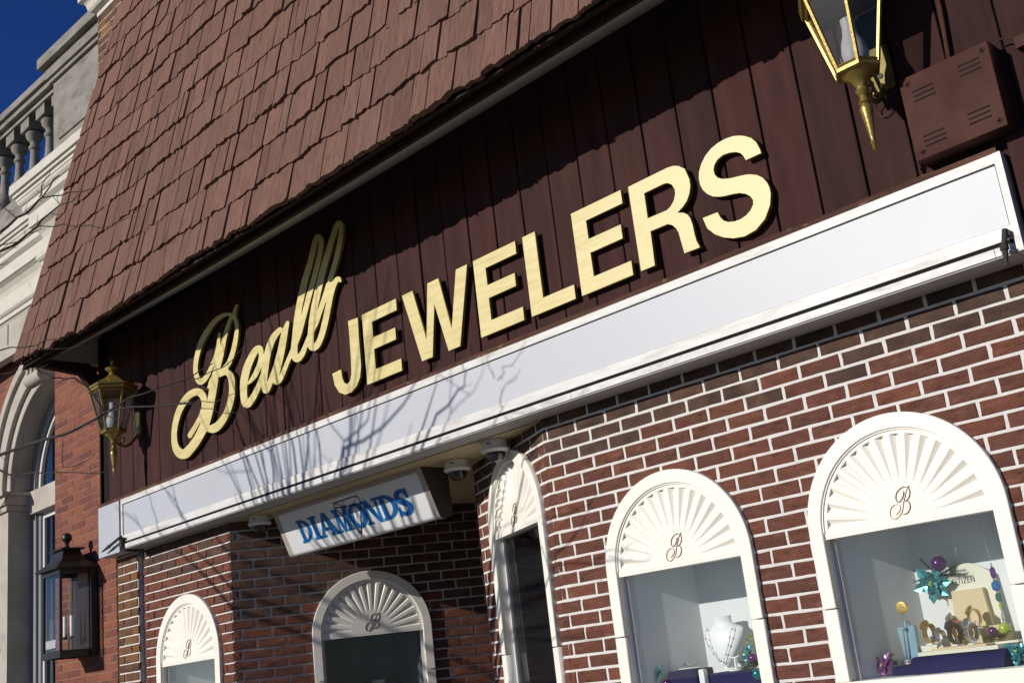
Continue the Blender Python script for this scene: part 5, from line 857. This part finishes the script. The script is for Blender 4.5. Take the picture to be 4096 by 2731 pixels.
SHD = [[[-3.3984,-2.9677,4.0305,0.0097],[-3.4122,-2.9713,4.1371,0.009],[-3.4136,-2.9717,4.241,0.0083],[-3.4384,-2.9782,4.3726,0.0075],[-3.5354,-3.0045,4.4622,0.0068],[-3.6704,-3.0426,4.6131,0.0062],[-3.7686,-3.0711,4.7553,0.0054],[-3.8413,-3.0924,4.8914,0.0047],[-3.9415,-3.1219,5.0681,0.0039]],[[-3.4391,-2.9784,4.3662,0.0074],[-3.3672,-2.9596,4.4229,0.0063],[-3.3811,-2.9632,4.5328,0.0052],[-3.4022,-2.9687,4.6997,0.0042],[-3.4482,-2.9808,4.8916,0.0031]],[[-3.215,-2.9224,3.981,0.006],[-3.2227,-2.9242,4.0208,0.0055],[-3.2553,-2.9319,4.1695,0.0051],[-3.2683,-2.935,4.276,0.0047],[-3.2829,-2.9386,4.371,0.0043],[-3.2511,-2.9309,4.4264,0.0038],[-3.2244,-2.9246,4.5488,0.0034],[-3.2841,-2.9388,4.7005,0.0029],[-3.3014,-2.9431,4.8944,0.0025]],[[-2.804,-2.8452,4.0,0.0092],[-2.8119,-2.8462,4.0264,0.0083],[-2.8434,-2.8508,4.1328,0.0074],[-2.8411,-2.8504,4.244,0.0064],[-2.8638,-2.8538,4.338,0.0055],[-2.863,-2.8537,4.4389,0.0045],[-2.8981,-2.8593,4.6286,0.0036]],[[-2.6721,-2.8296,4.0171,0.008],[-2.6472,-2.8273,4.0476,0.0071],[-2.6048,-2.8237,4.1344,0.0063],[-2.5758,-2.8216,4.2003,0.0054],[-2.6887,-2.8313,4.3151,0.0046],[-2.7587,-2.8392,4.4595,0.0038],[-2.7872,-2.8429,4.5947,0.0029]],[[-2.5765,-2.8217,4.1944,0.0068],[-2.4514,-2.8159,4.2189,0.006],[-2.3286,-2.8155,4.2625,0.0051],[-2.3026,-2.8162,4.3165,0.0043],[-2.2299,-2.8193,4.4436,0.0036],[-2.1879,-2.822,4.627,0.0028]],[[-2.5817,-2.822,4.1531,0.0102],[-2.3809,-2.815,4.1548,0.0089],[-2.188,-2.822,4.1963,0.0077],[-2.0005,-2.8424,4.2871,0.0065],[-1.8895,-2.8608,4.3697,0.0053],[-1.7439,-2.8919,4.5026,0.0042]],[[-1.6946,-2.9042,4.0658,0.0041],[-1.6741,-2.9095,4.1071,0.0037],[-1.6262,-2.9225,4.1886,0.0033],[-1.6217,-2.9237,4.2767,0.0029],[-1.5927,-2.932,4.3837,0.0025],[-1.5536,-2.9435,4.5117,0.0021]],[[-1.6276,-2.9221,4.1777,0.0031],[-1.5406,-2.9474,4.2311,0.0027],[-1.4504,-2.9759,4.2725,0.0023],[-1.3847,-2.9978,4.3499,0.0019],[-1.3449,-3.0115,4.4419,0.0015]],[[-3.561,-3.0116,4.1017,0.0062],[-3.5843,-3.0182,4.1344,0.0054],[-3.7003,-3.0512,4.3267,0.0048],[-3.7585,-3.0681,4.4384,0.004],[-3.8719,-3.1014,4.5831,0.0033],[-4.0327,-3.1488,4.7325,0.0026]],[[-3.701,-3.0514,4.3203,0.0038],[-3.9207,-3.1158,4.3803,0.0032],[-4.0624,-3.1575,4.4165,0.0026],[-4.2328,-3.2065,4.5025,0.002]],[[-5.3278,-3.4122,4.2708,0.0056],[-5.3667,-3.4136,4.316,0.0051],[-5.4459,-3.415,4.3877,0.0047],[-5.5568,-3.4131,4.4597,0.0042],[-5.6282,-3.4094,4.4955,0.0037],[-5.7007,-3.4037,4.5111,0.0032],[-5.7924,-3.3935,4.579,0.0027]],[[-5.4455,-3.415,4.3973,0.0036],[-5.4844,-3.4148,4.4528,0.0027],[-5.5248,-3.4141,4.4791,0.0017]],[[-5.1028,-3.3938,4.2563,0.0055],[-5.1208,-3.3959,4.2978,0.005],[-5.1669,-3.4007,4.388,0.0046],[-5.2237,-3.4057,4.4813,0.0041],[-5.2505,-3.4077,4.5594,0.0036],[-5.2901,-3.4102,4.5968,0.0031],[-5.3276,-3.4122,4.6781,0.0026]],[[-4.6593,-3.3163,4.22,0.008],[-4.677,-3.3203,4.2518,0.0074],[-4.772,-3.3404,4.3307,0.0068],[-4.8093,-3.3478,4.377,0.0061],[-4.8362,-3.3529,4.4304,0.0055],[-4.8848,-3.3618,4.4659,0.0048],[-4.9826,-3.3777,4.5418,0.0042],[-5.0613,-3.3887,4.6038,0.0035],[-5.2007,-3.4038,4.709,0.0028]],[[-4.8362,-3.3529,4.4304,0.0048],[-4.8625,-3.3578,4.4933,0.0039],[-4.8982,-3.3641,4.5732,0.003],[-4.9043,-3.3651,4.6365,0.0021]],[[-4.7171,-3.329,4.2526,0.0047],[-4.81,-3.3479,4.3679,0.0041],[-4.9261,-3.3688,4.4618,0.0034],[-4.9826,-3.3777,4.5418,0.0028]],[[-2.8571,-2.8528,4.2531,0.0023],[-2.8385,-2.8501,4.1798,0.002],[-2.775,-2.8413,4.1445,0.0017],[-2.7173,-2.8343,4.0741,0.0014],[-2.6801,-2.8304,4.0577,0.0011]],[[-3.5818,-3.0174,4.436,0.005],[-3.7276,-3.0591,4.6556,0.0045],[-3.8226,-3.0869,4.7459,0.0039],[-3.886,-3.1056,4.8182,0.0032],[-3.9471,-3.1236,4.9248,0.0026]],[[-3.3716,-2.9608,4.427,0.0049],[-3.4188,-2.973,4.579,0.0041],[-3.4214,-2.9737,4.7022,0.0033],[-3.3814,-2.9633,4.7707,0.0025]],[[-3.2487,-2.9303,4.4052,0.0049],[-3.2505,-2.9308,4.5251,0.0041],[-3.2178,-2.9231,4.6753,0.0033],[-3.1755,-2.9134,4.7744,0.0024]],[[-3.2532,-2.9314,4.6384,0.0031],[-3.3257,-2.9491,4.6947,0.0025],[-3.3841,-2.964,4.747,0.0019]],[[-3.0791,-2.8927,4.4327,0.0048],[-3.1438,-2.9064,4.6511,0.0039],[-3.1904,-2.9168,4.7794,0.0029],[-3.2968,-2.942,5.0971,0.0019]]]
tr = thing('bare_tree', 'leafless street tree whose thin twigs reach in from the left edge', 'tree', (-3.05,-3.1,0))
to = Vector((-3.05,-3.1,0))
def limb(pts, nm='branch', n=6):
    P = [Vector(p[:3])-to for p in pts]; r_ = [p[3] for p in pts]
    MB().tube(P, r_, n).build(nm, 'bark', tr, True)
limb([(-3.05,-3.1,-.02,.10),(-3.04,-3.09,.6,.085),(-3.06,-3.12,1.3,.075),(-3.02,-3.08,2.0,.065),(-3.05,-3.1,2.5,.058)], 'trunk', 12)
rgt = random.Random(21)
def link_limb(start, end, r0, r1):
    a = Vector(start); b = Vector(end); out = []
    for i in range(6):
        t = i/5; p = a.lerp(b, t); w_ = math.sin(math.pi*t)*.05
        out.append((p.x+rgt.uniform(-w_,w_), p.y+rgt.uniform(-w_,w_), p.z+.12*math.sin(math.pi*t)+rgt.uniform(-w_,w_)*.4, r0+(r1-r0)*t))
    limb(out)
def spur(pts, every=2):
    """small side twigs and buds along a branch"""
    mb = MB()
    for i in range(1, len(pts)-1):
        if rgt.random() < .55:
            p = Vector(pts[i][:3])-to; d = (Vector(pts[i+1][:3])-Vector(pts[i-1][:3])).normalized()
            s_ = d.orthogonal().normalized(); s_.rotate(Matrix.Rotation(rgt.uniform(0,6.28),3,d)); l_ = rgt.uniform(.012,.05)
            q = p+(s_*.8+d*.5)*l_; q2 = q+(s_*.3+d*.7+Vector((0,0,.3)))*l_*.7
            r_ = min(.0016, pts[i][3]*.6); mb.tube([p,q,q2],[r_,r_*.8,r_*.4],4)
    if mb.v: mb.build('twig', 'bark', tr)
heads = []
for i_, b in enumerate(VIS):
    limb(b, 'branch', 6); spur(b)
for b in SHD: limb([(*p[:3], p[3]*1.2) for p in b], 'branch', 6); spur(b)
for i_ in (0, 8, 12, 15, 16, 20, 23, 25): link_limb((-3.05,-3.1,2.45-.06*(i_ % 3)), VIS[i_][0][:3], .03, VIS[i_][0][3])
for i_ in (0, 2, 3, 4, 6, 7, 9, 11, 13, 14, 18, 19, 20, 22): link_limb((-3.05,-3.1,2.48), SHD[i_][0][:3], .03, max(.006, SHD[i_][0][3]))
# crown twigs above, out towards the street
for k_ in range(26):
    a = rgt.uniform(0,6.28); z_ = rgt.uniform(3.2,4.6); r_ = rgt.uniform(.5,1.5); p0 = Vector((-3.05,-3.1,2.5))
    e_ = Vector((-3.3+r_*math.cos(a), -3.5+.6*r_*math.sin(a), z_+rgt.uniform(.5,1.6)))
    if in_frame(e_, .1): continue
    mid = p0.lerp(e_, .5)+Vector((rgt.uniform(-.15,.15),rgt.uniform(-.15,.15),.15))
    if in_frame(mid, .05): continue
    limb([(*p0,.022),(*mid,.010),(*e_,.003)])

# ================================================================ THINGS IN THE DISPLAY WINDOWS
def poinsettia(loc, r, mat, label, seed=1, face=(-.2,-1,.35)):
    rg_ = random.Random(seed); t = thing('artificial_flower', label, 'flower', loc)
    q = Vector(face).normalized().to_track_quat('Z','Y').to_matrix().to_4x4()
    for k_ in range(11):
        a = k_*2.399+rg_.uniform(-.2,.2); L_ = r*(1.0 if k_ < 6 else .62)*rg_.uniform(.85,1.1); w_ = L_*.30; lift = .10*L_ if k_ < 6 else .42*L_
        pts = [(.0,0,0),(L_*.28,w_*.75,lift*.5),(L_*.42,w_*1.05,lift*.8),(L_*.55,w_*.7,lift),(L_*.68,w_*.8,lift),(L_,0,lift*.7),(L_*.68,-w_*.8,lift),(L_*.55,-w_*.7,lift),(L_*.42,-w_*1.05,lift*.8),(L_*.28,-w_*.75,lift*.5),(L_*.5,0,lift*.45)]
        fs = [(i,i+1,10) for i in range(9)]+[(9,0,10)]
        m_ = q @ Matrix.Rotation(a,4,'Z')
        MB().add([tuple(m_ @ Vector(p)) for p in pts], fs).build('petal', mat, t)
    c_ = MB()
    for k_ in range(5): c_.ball(tuple(q @ Vector((rg_.uniform(-.1,.1)*r,rg_.uniform(-.1,.1)*r,.28*r))), r*.055, 6, 4)
    c_.build('stamen', 'lime', t)
    return t
def ornament(loc, r, mat, label, name='ornament_ball'):
    t = thing(name, label, 'ornament', loc)
    mb = MB(); n = 20; pr_ = []
    for j in range(13):
        a = -math.pi/2+math.pi*j/12; pr_.append((max(1e-5,r*math.cos(a)), r*math.sin(a)))
    mb.lathe(pr_, n); me = mb
    me.build('ball', mat, t, True)
    MB().lathe([(r*.22,r*.96),(r*.22,r*1.12),(r*.1,r*1.15)], 10).build('cap', 'silver', t, True)
    return t
def sprig(loc, label, dirs, ln_, seed=1, mat='pine'):
    rg_ = random.Random(seed); t = thing('pine_garland', label, 'garland', loc)
    for d in dirs:
        D = Vector(d).normalized(); mb = MB(); tip = D*ln_*Vector(d).length
        mb.tube([(0,0,0), tip*.5+Vector((0,0,.004)), tip], [.0022,.0018,.001], 4)
        n_ = int(90*Vector(d).length)
        for k_ in range(n_):
            u = rg_.uniform(.03,1); p = tip*u
            s_ = D.orthogonal().normalized(); s_.rotate(Matrix.Rotation(rg_.uniform(0,6.28),3,D))
            v_ = (s_*.8+D*.6)*rg_.uniform(.016,.028)
            w_ = s_.cross(D)*.0011
            mb.add([tuple(p-w_), tuple(p+w_), tuple(p+v_)], [(0,1,2)])
        mb.build('needle_branch', mat, t)
    return t
def leaves(loc, label, n_, r, mat, seed=1):
    rg_ = random.Random(seed); t = thing('leaf_spray', label, 'leaves', loc)
    for k_ in range(n_):
        p = Vector((rg_.uniform(-r,r),rg_.uniform(-r,r)*.5,rg_.uniform(-r*.6,r))); d = Vector((rg_.uniform(-1,1),rg_.uniform(-1,.3),rg_.uniform(-.2,1))).normalized(); s_ = d.orthogonal().normalized()
        l_ = r*.55
        MB().add([tuple(p),tuple(p+d*l_*.5+s_*l_*.28),tuple(p+d*l_),tuple(p+d*l_*.5-s_*l_*.28),tuple(p+d*l_*.5+s_.cross(d)*l_*.08)],[(0,1,4),(1,2,4),(2,3,4),(3,0,4)]).build('leaf', mat, t)
    return t
def bust(loc, label, sc=1.0, rz=0.0):
    t = thing('necklace_bust', label, 'display bust', loc, rz)
    lv = [(.020,.012,.010,-.022),(.035,.026,.014,-.024),(.065,.050,.019,-.024),(.105,.074,.023,-.020),(.145,.094,.026,-.012),(.172,.101,.028,-.004),(.186,.092,.027,.001),(.196,.066,.026,.004),(.206,.048,.026,.006),(.222,.042,.028,.007),(.238,.044,.031,.008)]
    mb = MB(); n = 20; vs = []; fs = []
    for z_, a, b, y_ in lv:
        for k_ in range(n):
            g = 2*math.pi*k_/n; yy = math.sin(g); vs.append((a*math.cos(g)*sc, (y_+b*(yy if yy < 0 else yy*.35))*sc, z_*sc))
    for j in range(len(lv)-1):
        for k_ in range(n): p = j*n+k_; q = j*n+(k_+1) % n; fs.append((p,q,q+n,p+n))
    fs.append(tuple(range(n))[::-1]); fs.append(tuple((len(lv)-1)*n+i for i in range(n)))
    mb.add(vs, fs).build('torso', 'white_vinyl', t, True)
    MB().box(-.055*sc,.055*sc,-.035*sc,.05*sc,0,.010*sc).build('stand_base', 'white_vinyl', t)
    MB().prism([(-.012,.0105),(.03,.0105),(.006,.15),(-.004,.15)], lambda p, d: (d*sc,p[0]*sc,p[1]*sc), -.02, .02).build('stand_strut', 'white_vinyl', t)
    return t
def necklace(loc, label, pts, bead_r, step, mat='silver', rz=0.0):
    t = thing('necklace', label, 'necklace', loc, rz)
    P = smooth_path(pts, 6); MB().tube([tuple(p) for p in P], .0011, 5).build('chain', mat, t, True)
    for p in P[2::step]:
        MB().ball(tuple(p), bead_r, 8, 6).build('bead', mat, t, True)
    return t

# --- middle window
tag(MB().prism([(.37,1.442),(.535,1.442),(.532,1.541),(.525,1.546),(.38,1.546),(.372,1.54)], lambda p, d: (p[0],d,p[1]), .13, .27).build('velvet_plinth', 'navy'), 'small navy velvet plinth at lower left of the middle display window', 'plinth')
tag(MB().prism([(.565,1.442),(.88,1.442),(.88,1.512),(.875,1.518),(.572,1.518),(.565,1.512)], lambda p, d: (p[0],d,p[1]), .16, .355).build('velvet_plinth', 'navy'), 'wide navy velvet plinth under the necklace bust in the middle display window', 'plinth')
bust((.625,.275,1.521), 'white necklace bust in the sunlit middle display window', 1.03, .10)
necklace((.625,.275,1.521), 'silver bead necklace on the white bust in the middle window', [(-.072,-.018,.205),(-.074,-.047,.165),(-.066,-.050,.13),(-.05,-.051,.095),(-.03,-.052,.062),(-.006,-.050,.036),(.014,-.052,.062),(.034,-.052,.10),(.05,-.050,.135),(.062,-.046,.17),(.074,-.015,.207)], .0042, 6, rz=.10)
rb = thing('ring_stand', 'tall white ring box with a ring in the middle display window', 'ring stand', (.565,.145,1.442))
MB().prism([(-.014,0),(.014,0),(.014,.094),(.010,.100),(-.010,.100),(-.014,.094)], lambda p, d: (p[0],d,p[1]), -.014, .014).build('block', 'white_vinyl', rb)
MB().tube([(.008*math.cos(a*.63),0,.106+.007*math.sin(a*.63)) for a in range(11)], .0012, 5).ball((0,0,.115), .0028, 6, 4).build('ring', 'silver', rb)
pl = thing('brooch', 'silver bow brooch on a white oval plate in the middle display window', 'brooch', (.455,.20,1.547))
MB().lathe([(.058,0),(.066,.003),(.064,.006),(.05,.0065)], 24, sy=.6).build('plate', 'white_vinyl', pl, True)
MB().add([(0,0,.014),(-.04,-.01,.02),(-.034,.006,.032),(.036,-.008,.018),(.042,.008,.034),(0,.004,.024)], [(0,1,2),(0,3,4),(0,2,5),(0,4,5)]).ball((0,0,.019), .006, 8, 6).build('bow', 'silver', pl)
es = thing('earring_stand', 'small white earring stand right of the necklace bust', 'earring stand', (.70,.22,1.519))
MB().lathe([(.035,0),(.035,.006),(.006,.010),(.005,.05),(.004,.055)], 16).tube([(-.03,0,.060),(0,0,.056),(.025,0,.064)], .004, 6).build('stand', 'white_vinyl', es, True)
MB().tube([(-.02,-.005,.058),(-.018,-.006,.035),(-.022,-.006,.02)], .0012, 4).tube([(.018,-.005,.06),(.02,-.006,.036),(.016,-.006,.022)], .0012, 4).build('earring', 'silver', es)
poinsettia((.318,.12,1.545), .055, 'teal_glitter', 'teal glitter flower at lower left of the middle display window', 3)
ornament((.362,.13,1.495), .021, 'purple_ball', 'purple ball below the teal flower in the middle display window')
sprig((.34,.15,1.49), 'dark pine sprig under the teal flower in the middle display window', [(-.5,-.2,.3),(.7,-.1,.25),(.2,-.4,-.2)], .08, 5)
lb_ = MB()
for k_ in range(7): lb_.ball((.287+.006*(k_ % 2),.10,1.47+.011*k_), .007, 8, 6)
tag(lb_.build('berry_pick', 'lime', None, True), 'lime green berries at the left edge of the middle display window', 'berries')
sprig((.80,.26,1.535), 'dark pine garland right of the necklace bust in the middle window', [(-1.1,-.3,.25),(-.8,-.5,-.1),(.3,-.3,.6),(.6,-.4,.1),(-.3,-.4,.45)], .09, 8)
poinsettia((.775,.22,1.585), .05, 'teal_glitter', 'teal glitter flower in the garland right of the necklace bust', 4)
ornament((.820,.19,1.565), .023, 'purple_ball', 'purple ball in the garland right of the necklace bust')
ornament((.865,.14,1.498), .026, 'teal_ball', 'ribbed teal ball at lower right of the middle display window')
leaves((.80,.24,1.62), 'lime green leaves above the garland in the middle display window', 12, .04, 'lime', 6)
br_ = MB()
for k_ in range(7): br_.ball((.70+.0015*k_,.19,1.515-.012*k_), .0055, 8, 5)
tag(br_.build('bracelet', 'silver', None, True), 'silver bracelet hanging over the front of the wide navy plinth', 'bracelet')

# --- right window
nv = MB(); prof_ = [(.055,1.442),(.06,1.46),(.075,1.488),(.10,1.505),(.36,1.506),(.36,1.442)]
nv.prism(prof_, lambda p, d: (d,p[0],p[1]), 1.625, 2.0)
tag(nv.build('velvet_cloth', 'navy'), 'navy velvet cloth draped under the watch display in the right window', 'cloth')
tag(MB().prism([(.10,1.442),(.10,1.47),(.12,1.476),(.26,1.476),(.26,1.442)], lambda p, d: (d,p[0],p[1]), 1.53, 1.62).build('velvet_plinth', 'navy'), 'small navy velvet plinth under the crystal clock trophy', 'plinth')
ct = thing('clock_trophy', 'blue crystal trophy with a small round gold clock on a rod', 'clock', (1.580,.165,1.477))
MB().lathe([(.036,0),(.038,.004),(.037,.020),(.033,.023)], 24).build('base', 'silver', ct, True)
MB().prism([(-.026,.0235),(.032,.0235),(.036,.148),(.014,.150),(.012,.168),(-.010,.170),(-.012,.150),(-.038,.146)], lambda p, d: (p[0]+.004,d,p[1]), .004, .028).build('crystal', 'blue_crystal', ct)
MB().tube([(-.008,-.012,.022),(.0,-.012,.12),(.012,-.012,.20)], [.005,.0022,.002], 8).ball((.002,-.012,.14), .008, 10, 6).build('rod', 'silver', ct, True)
xr = Matrix.Translation((.014,-.012,.222)) @ Matrix.Rotation(R(90),4,'X')
MB().lathe([(.0235,-.005),(.025,0),(.0235,.006),(.018,.0065)], 24).build('clock_case', 'goldmetal', ct, True, xr)
MB().lathe([(.0179,.0052),(.0001,.0053)], 24).build('clock_dial', 'dial_light', ct, False, xr)
MB().box(-.001,.001,0,.013,.0058,.0066).box(0,.010,-.001,.001,.0058,.0066).build('clock_hand', 'ink', ct, False, xr)
ws = thing('watch_stand', 'cream watch display stand with arched back board and lettered name', 'display stand', (1.812,.215,1.507))
MB().prism([(-.155,-.13),(.165,-.13),(.195,-.02),(.165,.14),(-.155,.14)], lambda p, d: (p[0],p[1],d), 0, .014).build('tray', 'cream_card', ws)
MB().box(-.10,.12,-.125,.13,.0145,.024).build('step', 'beige', ws)
MB().box(-.075,.0,-.01,.06,.0245,.070).build('step', 'beige', ws)
MB().box(.005,.085,-.02,.06,.0245,.078).build('step', 'beige', ws)
MB().box(.09,.145,.0,.08,.0245,.085).build('step', 'beige', ws)
bk = [(-.125,.0245),(.11,.0245),(.092,.29)]+[(.092-.19*k_/10, .29+.045*math.sin(math.pi*k_/10)+.0) for k_ in range(1,10)]+[(-.098,.292)]
me = flat_mesh('back_board', [bk], .004, .001, Matrix.Translation((0,.125,0))); link('back_board', me, 'cream_card', ws)
MB().prism([(-.082,.085),(.065,.085),(.055,.232),(-.075,.232)], lambda p, d: (p[0],d,p[1]), .095, .1205).build('back_panel', 'beige', ws)
tx = MB(); tz0, tz1 = .258, .279
def seg(a, b): tx.tube([(a[0],.1195,a[1]),(b[0],.1195,b[1])], .0011, 4)
x_ = -.073
cc = [(x_+.007+.007*math.cos(R(a)), (tz0+tz1)/2+.0105*math.sin(R(a))) for a in range(50,320,27)]
for a, b in zip(cc[:-1], cc[1:]): seg(a, b)
x_ += .018; seg((x_,tz0),(x_,tz1)); x_ += .006
seg((x_,tz1),(x_+.014,tz1)); seg((x_+.007,tz0),(x_+.007,tz1)); x_ += .019
seg((x_,tz0),(x_,tz1)); x_ += .006
seg((x_,tz1),(x_+.012,tz1)); seg((x_+.012,tz1),(x_,tz0)); seg((x_,tz0),(x_+.012,tz0)); x_ += .017
seg((x_,tz0),(x_,tz1))
for z_ in (tz0,(tz0+tz1)/2,tz1): seg((x_,z_),(x_+.010,z_))
x_ += .015; seg((x_,tz0),(x_,tz1)); seg((x_,tz1),(x_+.013,tz0)); seg((x_+.013,tz0),(x_+.013,tz1))
tx.build('lettering', 'ink', ws)
def watch(loc, label, band, dial, rz=.0, sc=1.0):
    t = thing('wristwatch', label, 'watch', loc, rz, 'watches on the display stand')
    mb = MB(); n = 18; vs = []; fs = []
    for k_ in range(n):
        a = 2*math.pi*k_/n; ry, rzz = .021*sc, .030*sc; w_ = (.0095 if math.sin(a) < .5 else .012)*sc
        for xx, rr in ((-w_,1),(w_,1),(w_,.88),(-w_,.88)): vs.append((xx, ry*rr*math.cos(a), .034*sc+rzz*rr*math.sin(a)))
    for k_ in range(n):
        for j in range(4): a = k_*4+j; b = k_*4+(j+1) % 4; c_ = ((k_+1) % n)*4; fs.append((a,b,c_+(j+1) % 4,c_+j))
    mb.add(vs, fs).build('band', band, t)
    xr_ = Matrix.Translation((0,-.014*sc,.060*sc)) @ Matrix.Rotation(R(52),4,'X')
    MB().lathe([(.0155*sc,-.004*sc),(.0175*sc,0),(.017*sc,.004*sc),(.014*sc,.005*sc)], 20).build('case', band, t, True, xr_)
    MB().lathe([(.0139*sc,.0045*sc),(.0001,.0046*sc)], 20).build('dial', dial, t, False, xr_)
    MB().tube([(.006*sc,0,.004),(.003*sc,.006,.012),(.0,.0,.03)], .0035*sc, 6).box(-.012*sc,.012*sc,-.012*sc,.016*sc,0,.004).build('holder', 'white_vinyl', t)
    return t
watch((1.700,.13,1.546), 'gold watch with black dial at the left of the front row', 'goldmetal', 'dial_dark', -.35, 1.25)
MB().prism([(-.03,0),(.03,0),(.034,.022),(-.034,.022)], lambda p, d: (1.70+p[0],d,1.5225+p[1]), .10, .16).build('side_block', 'cream_card', ws, xf=Matrix.Translation((-1.812,-.215,-1.507)))
watch((1.748,.12,1.532), 'small silver watch with pale dial in the front row', 'silver', 'dial_light', -.3, 1.0)
watch((1.802,.13,1.532), 'black watch in the front row of the watch stand', 'blackband', 'dial_dark', -.45, 1.3)
watch((1.868,.13,1.532), 'silver mesh watch with blue-black dial at the right of the front row', 'silver', 'dial_dark', -.45, 1.3)
watch((1.755,.235,1.578), 'silver watch at the left of the back row', 'silver', 'dial_light', -.6, 1.05)
watch((1.795,.185,1.545), 'rose gold watch in the middle of the watch stand', 'rosegold', 'dial_light', -.5, 1.25)
watch((1.845,.235,1.586), 'gold watch at the top right of the watch stand', 'goldmetal', 'dial_light', -.7, 1.2)
sprig((1.955,.20,1.545), 'small pine sprig right of the watches', [(-.9,-.3,.05),(.5,-.3,.3),(.2,-.4,.1),(-.4,-.5,.2)], .07, 12)
ornament((1.972,.19,1.575), .022, 'lime', 'glittery lime green ball beside the watch stand')
ornament((1.93,.18,1.57), .017, 'purple_ball', 'small purple ornament beside the watch stand')
tag(MB().prism([(-.07,-.04),(.07,-.04),(.08,.05),(-.06,.05)], lambda p, d: (1.955+p[0],.20+p[1],d), 1.5225, 1.5305).build('white_tray', 'cream_card'), 'small cream tray under the ornaments right of the watches', 'tray')
sprig((1.683,.345,1.808), 'pine garland with flower and ball hanging on the back wall of the right window', [(-.8,-.3,.35),(-.9,-.3,-.1),(.9,-.4,-.05),(1.3,-.35,-.1),(-.4,-.4,.7),(.3,-.5,.3),(1.0,-.5,.25)], .105, 17)
poinsettia((1.674,.30,1.779), .085, 'teal_glitter', 'large teal glitter flower in the garland on the back wall of the right window', 9, (.05,-1,.05))
ornament((1.721,.29,1.854), .031, 'purple_ball', 'dark purple ball in the garland on the back wall of the right window')
bs_ = thing('bead_string', 'hanging string of purple, blue and green glass beads at right of the right window', 'ornament', (1.968,.21,1.60))
MB().tube([(0,0,.04),(0,0,.24),(-.01,.0,.44)], .0007, 4).build('thread', 'silver', bs_)
for z_, rx, rz_, mt in ((.185,.011,.022,'bead_purple'),(.135,.0165,.019,'bead_blue'),(.092,.0115,.016,'bead_green'),(.060,.006,.011,'lime'),(.018,.006,.018,'silver'),(.160,.006,.006,'silver'),(.112,.005,.005,'silver'),(.076,.004,.004,'silver'),(.043,.004,.004,'silver'),(.214,.004,.008,'silver')):
    MB().lathe([(rx*.35,-rz_),(rx*.85,-rz_*.75),(rx,-rz_*.35),(rx,rz_*.35),(rx*.85,rz_*.75),(rx*.35,rz_)], 7, (0,0,z_)).build('bead', mt, bs_)
poinsettia((2.035,.11,1.485), .06, 'teal_glitter', 'teal glitter flower at the lower right corner of the right window', 13)
poinsettia((1.478,.13,1.482), .06, 'purple_glitter', 'purple glitter flower at lower left of the right window', 15)
sprig((1.47,.16,1.49), 'pine sprig behind the purple flower in the right window', [(-.4,-.1,.6),(.6,-.2,.5),(.1,-.3,.3),(.8,-.2,.0)], .07, 18)
leaves((1.445,.15,1.505), 'green leaves at the lower left corner of the right window', 10, .04, 'pine', 19)
# --- window of the splayed wall
def w2(s_, d, z_): return (XC+s_*math.cos(T2)-d*math.sin(T2), s_*math.sin(T2)+d*math.cos(T2), z_)
bust(w2(1.00,.30,1.42), 'dim white necklace bust behind the glass of the shaded arched window', 1.1, T2)
necklace(w2(1.00,.30,1.42), 'dark necklace on the bust in the shaded arched window', [(-.075,-.02,.21),(-.07,-.05,.17),(-.045,-.055,.125),(0,-.055,.10),(.045,-.055,.125),(.07,-.05,.17),(.075,-.02,.21)], .003, 8, 'blackband', T2)
po = thing('ornament_pick', 'purple ornament on a stem in the shaded arched window', 'ornament', w2(1.14,.22,1.40), T2)
MB().lathe([(.004,.19),(.014,.205),(.018,.225),(.014,.25),(.004,.265),(.003,.275)], 10).build('bulb', 'purple_ball', po, True)
MB().tube([(0,0,0),(0,0,.19)], .0035, 6).build('stem', 'ink', po)
leaves(w2(.78,.25,1.62), 'dark green leaves at lower left of the shaded arched window', 10, .045, 'lime', 23)
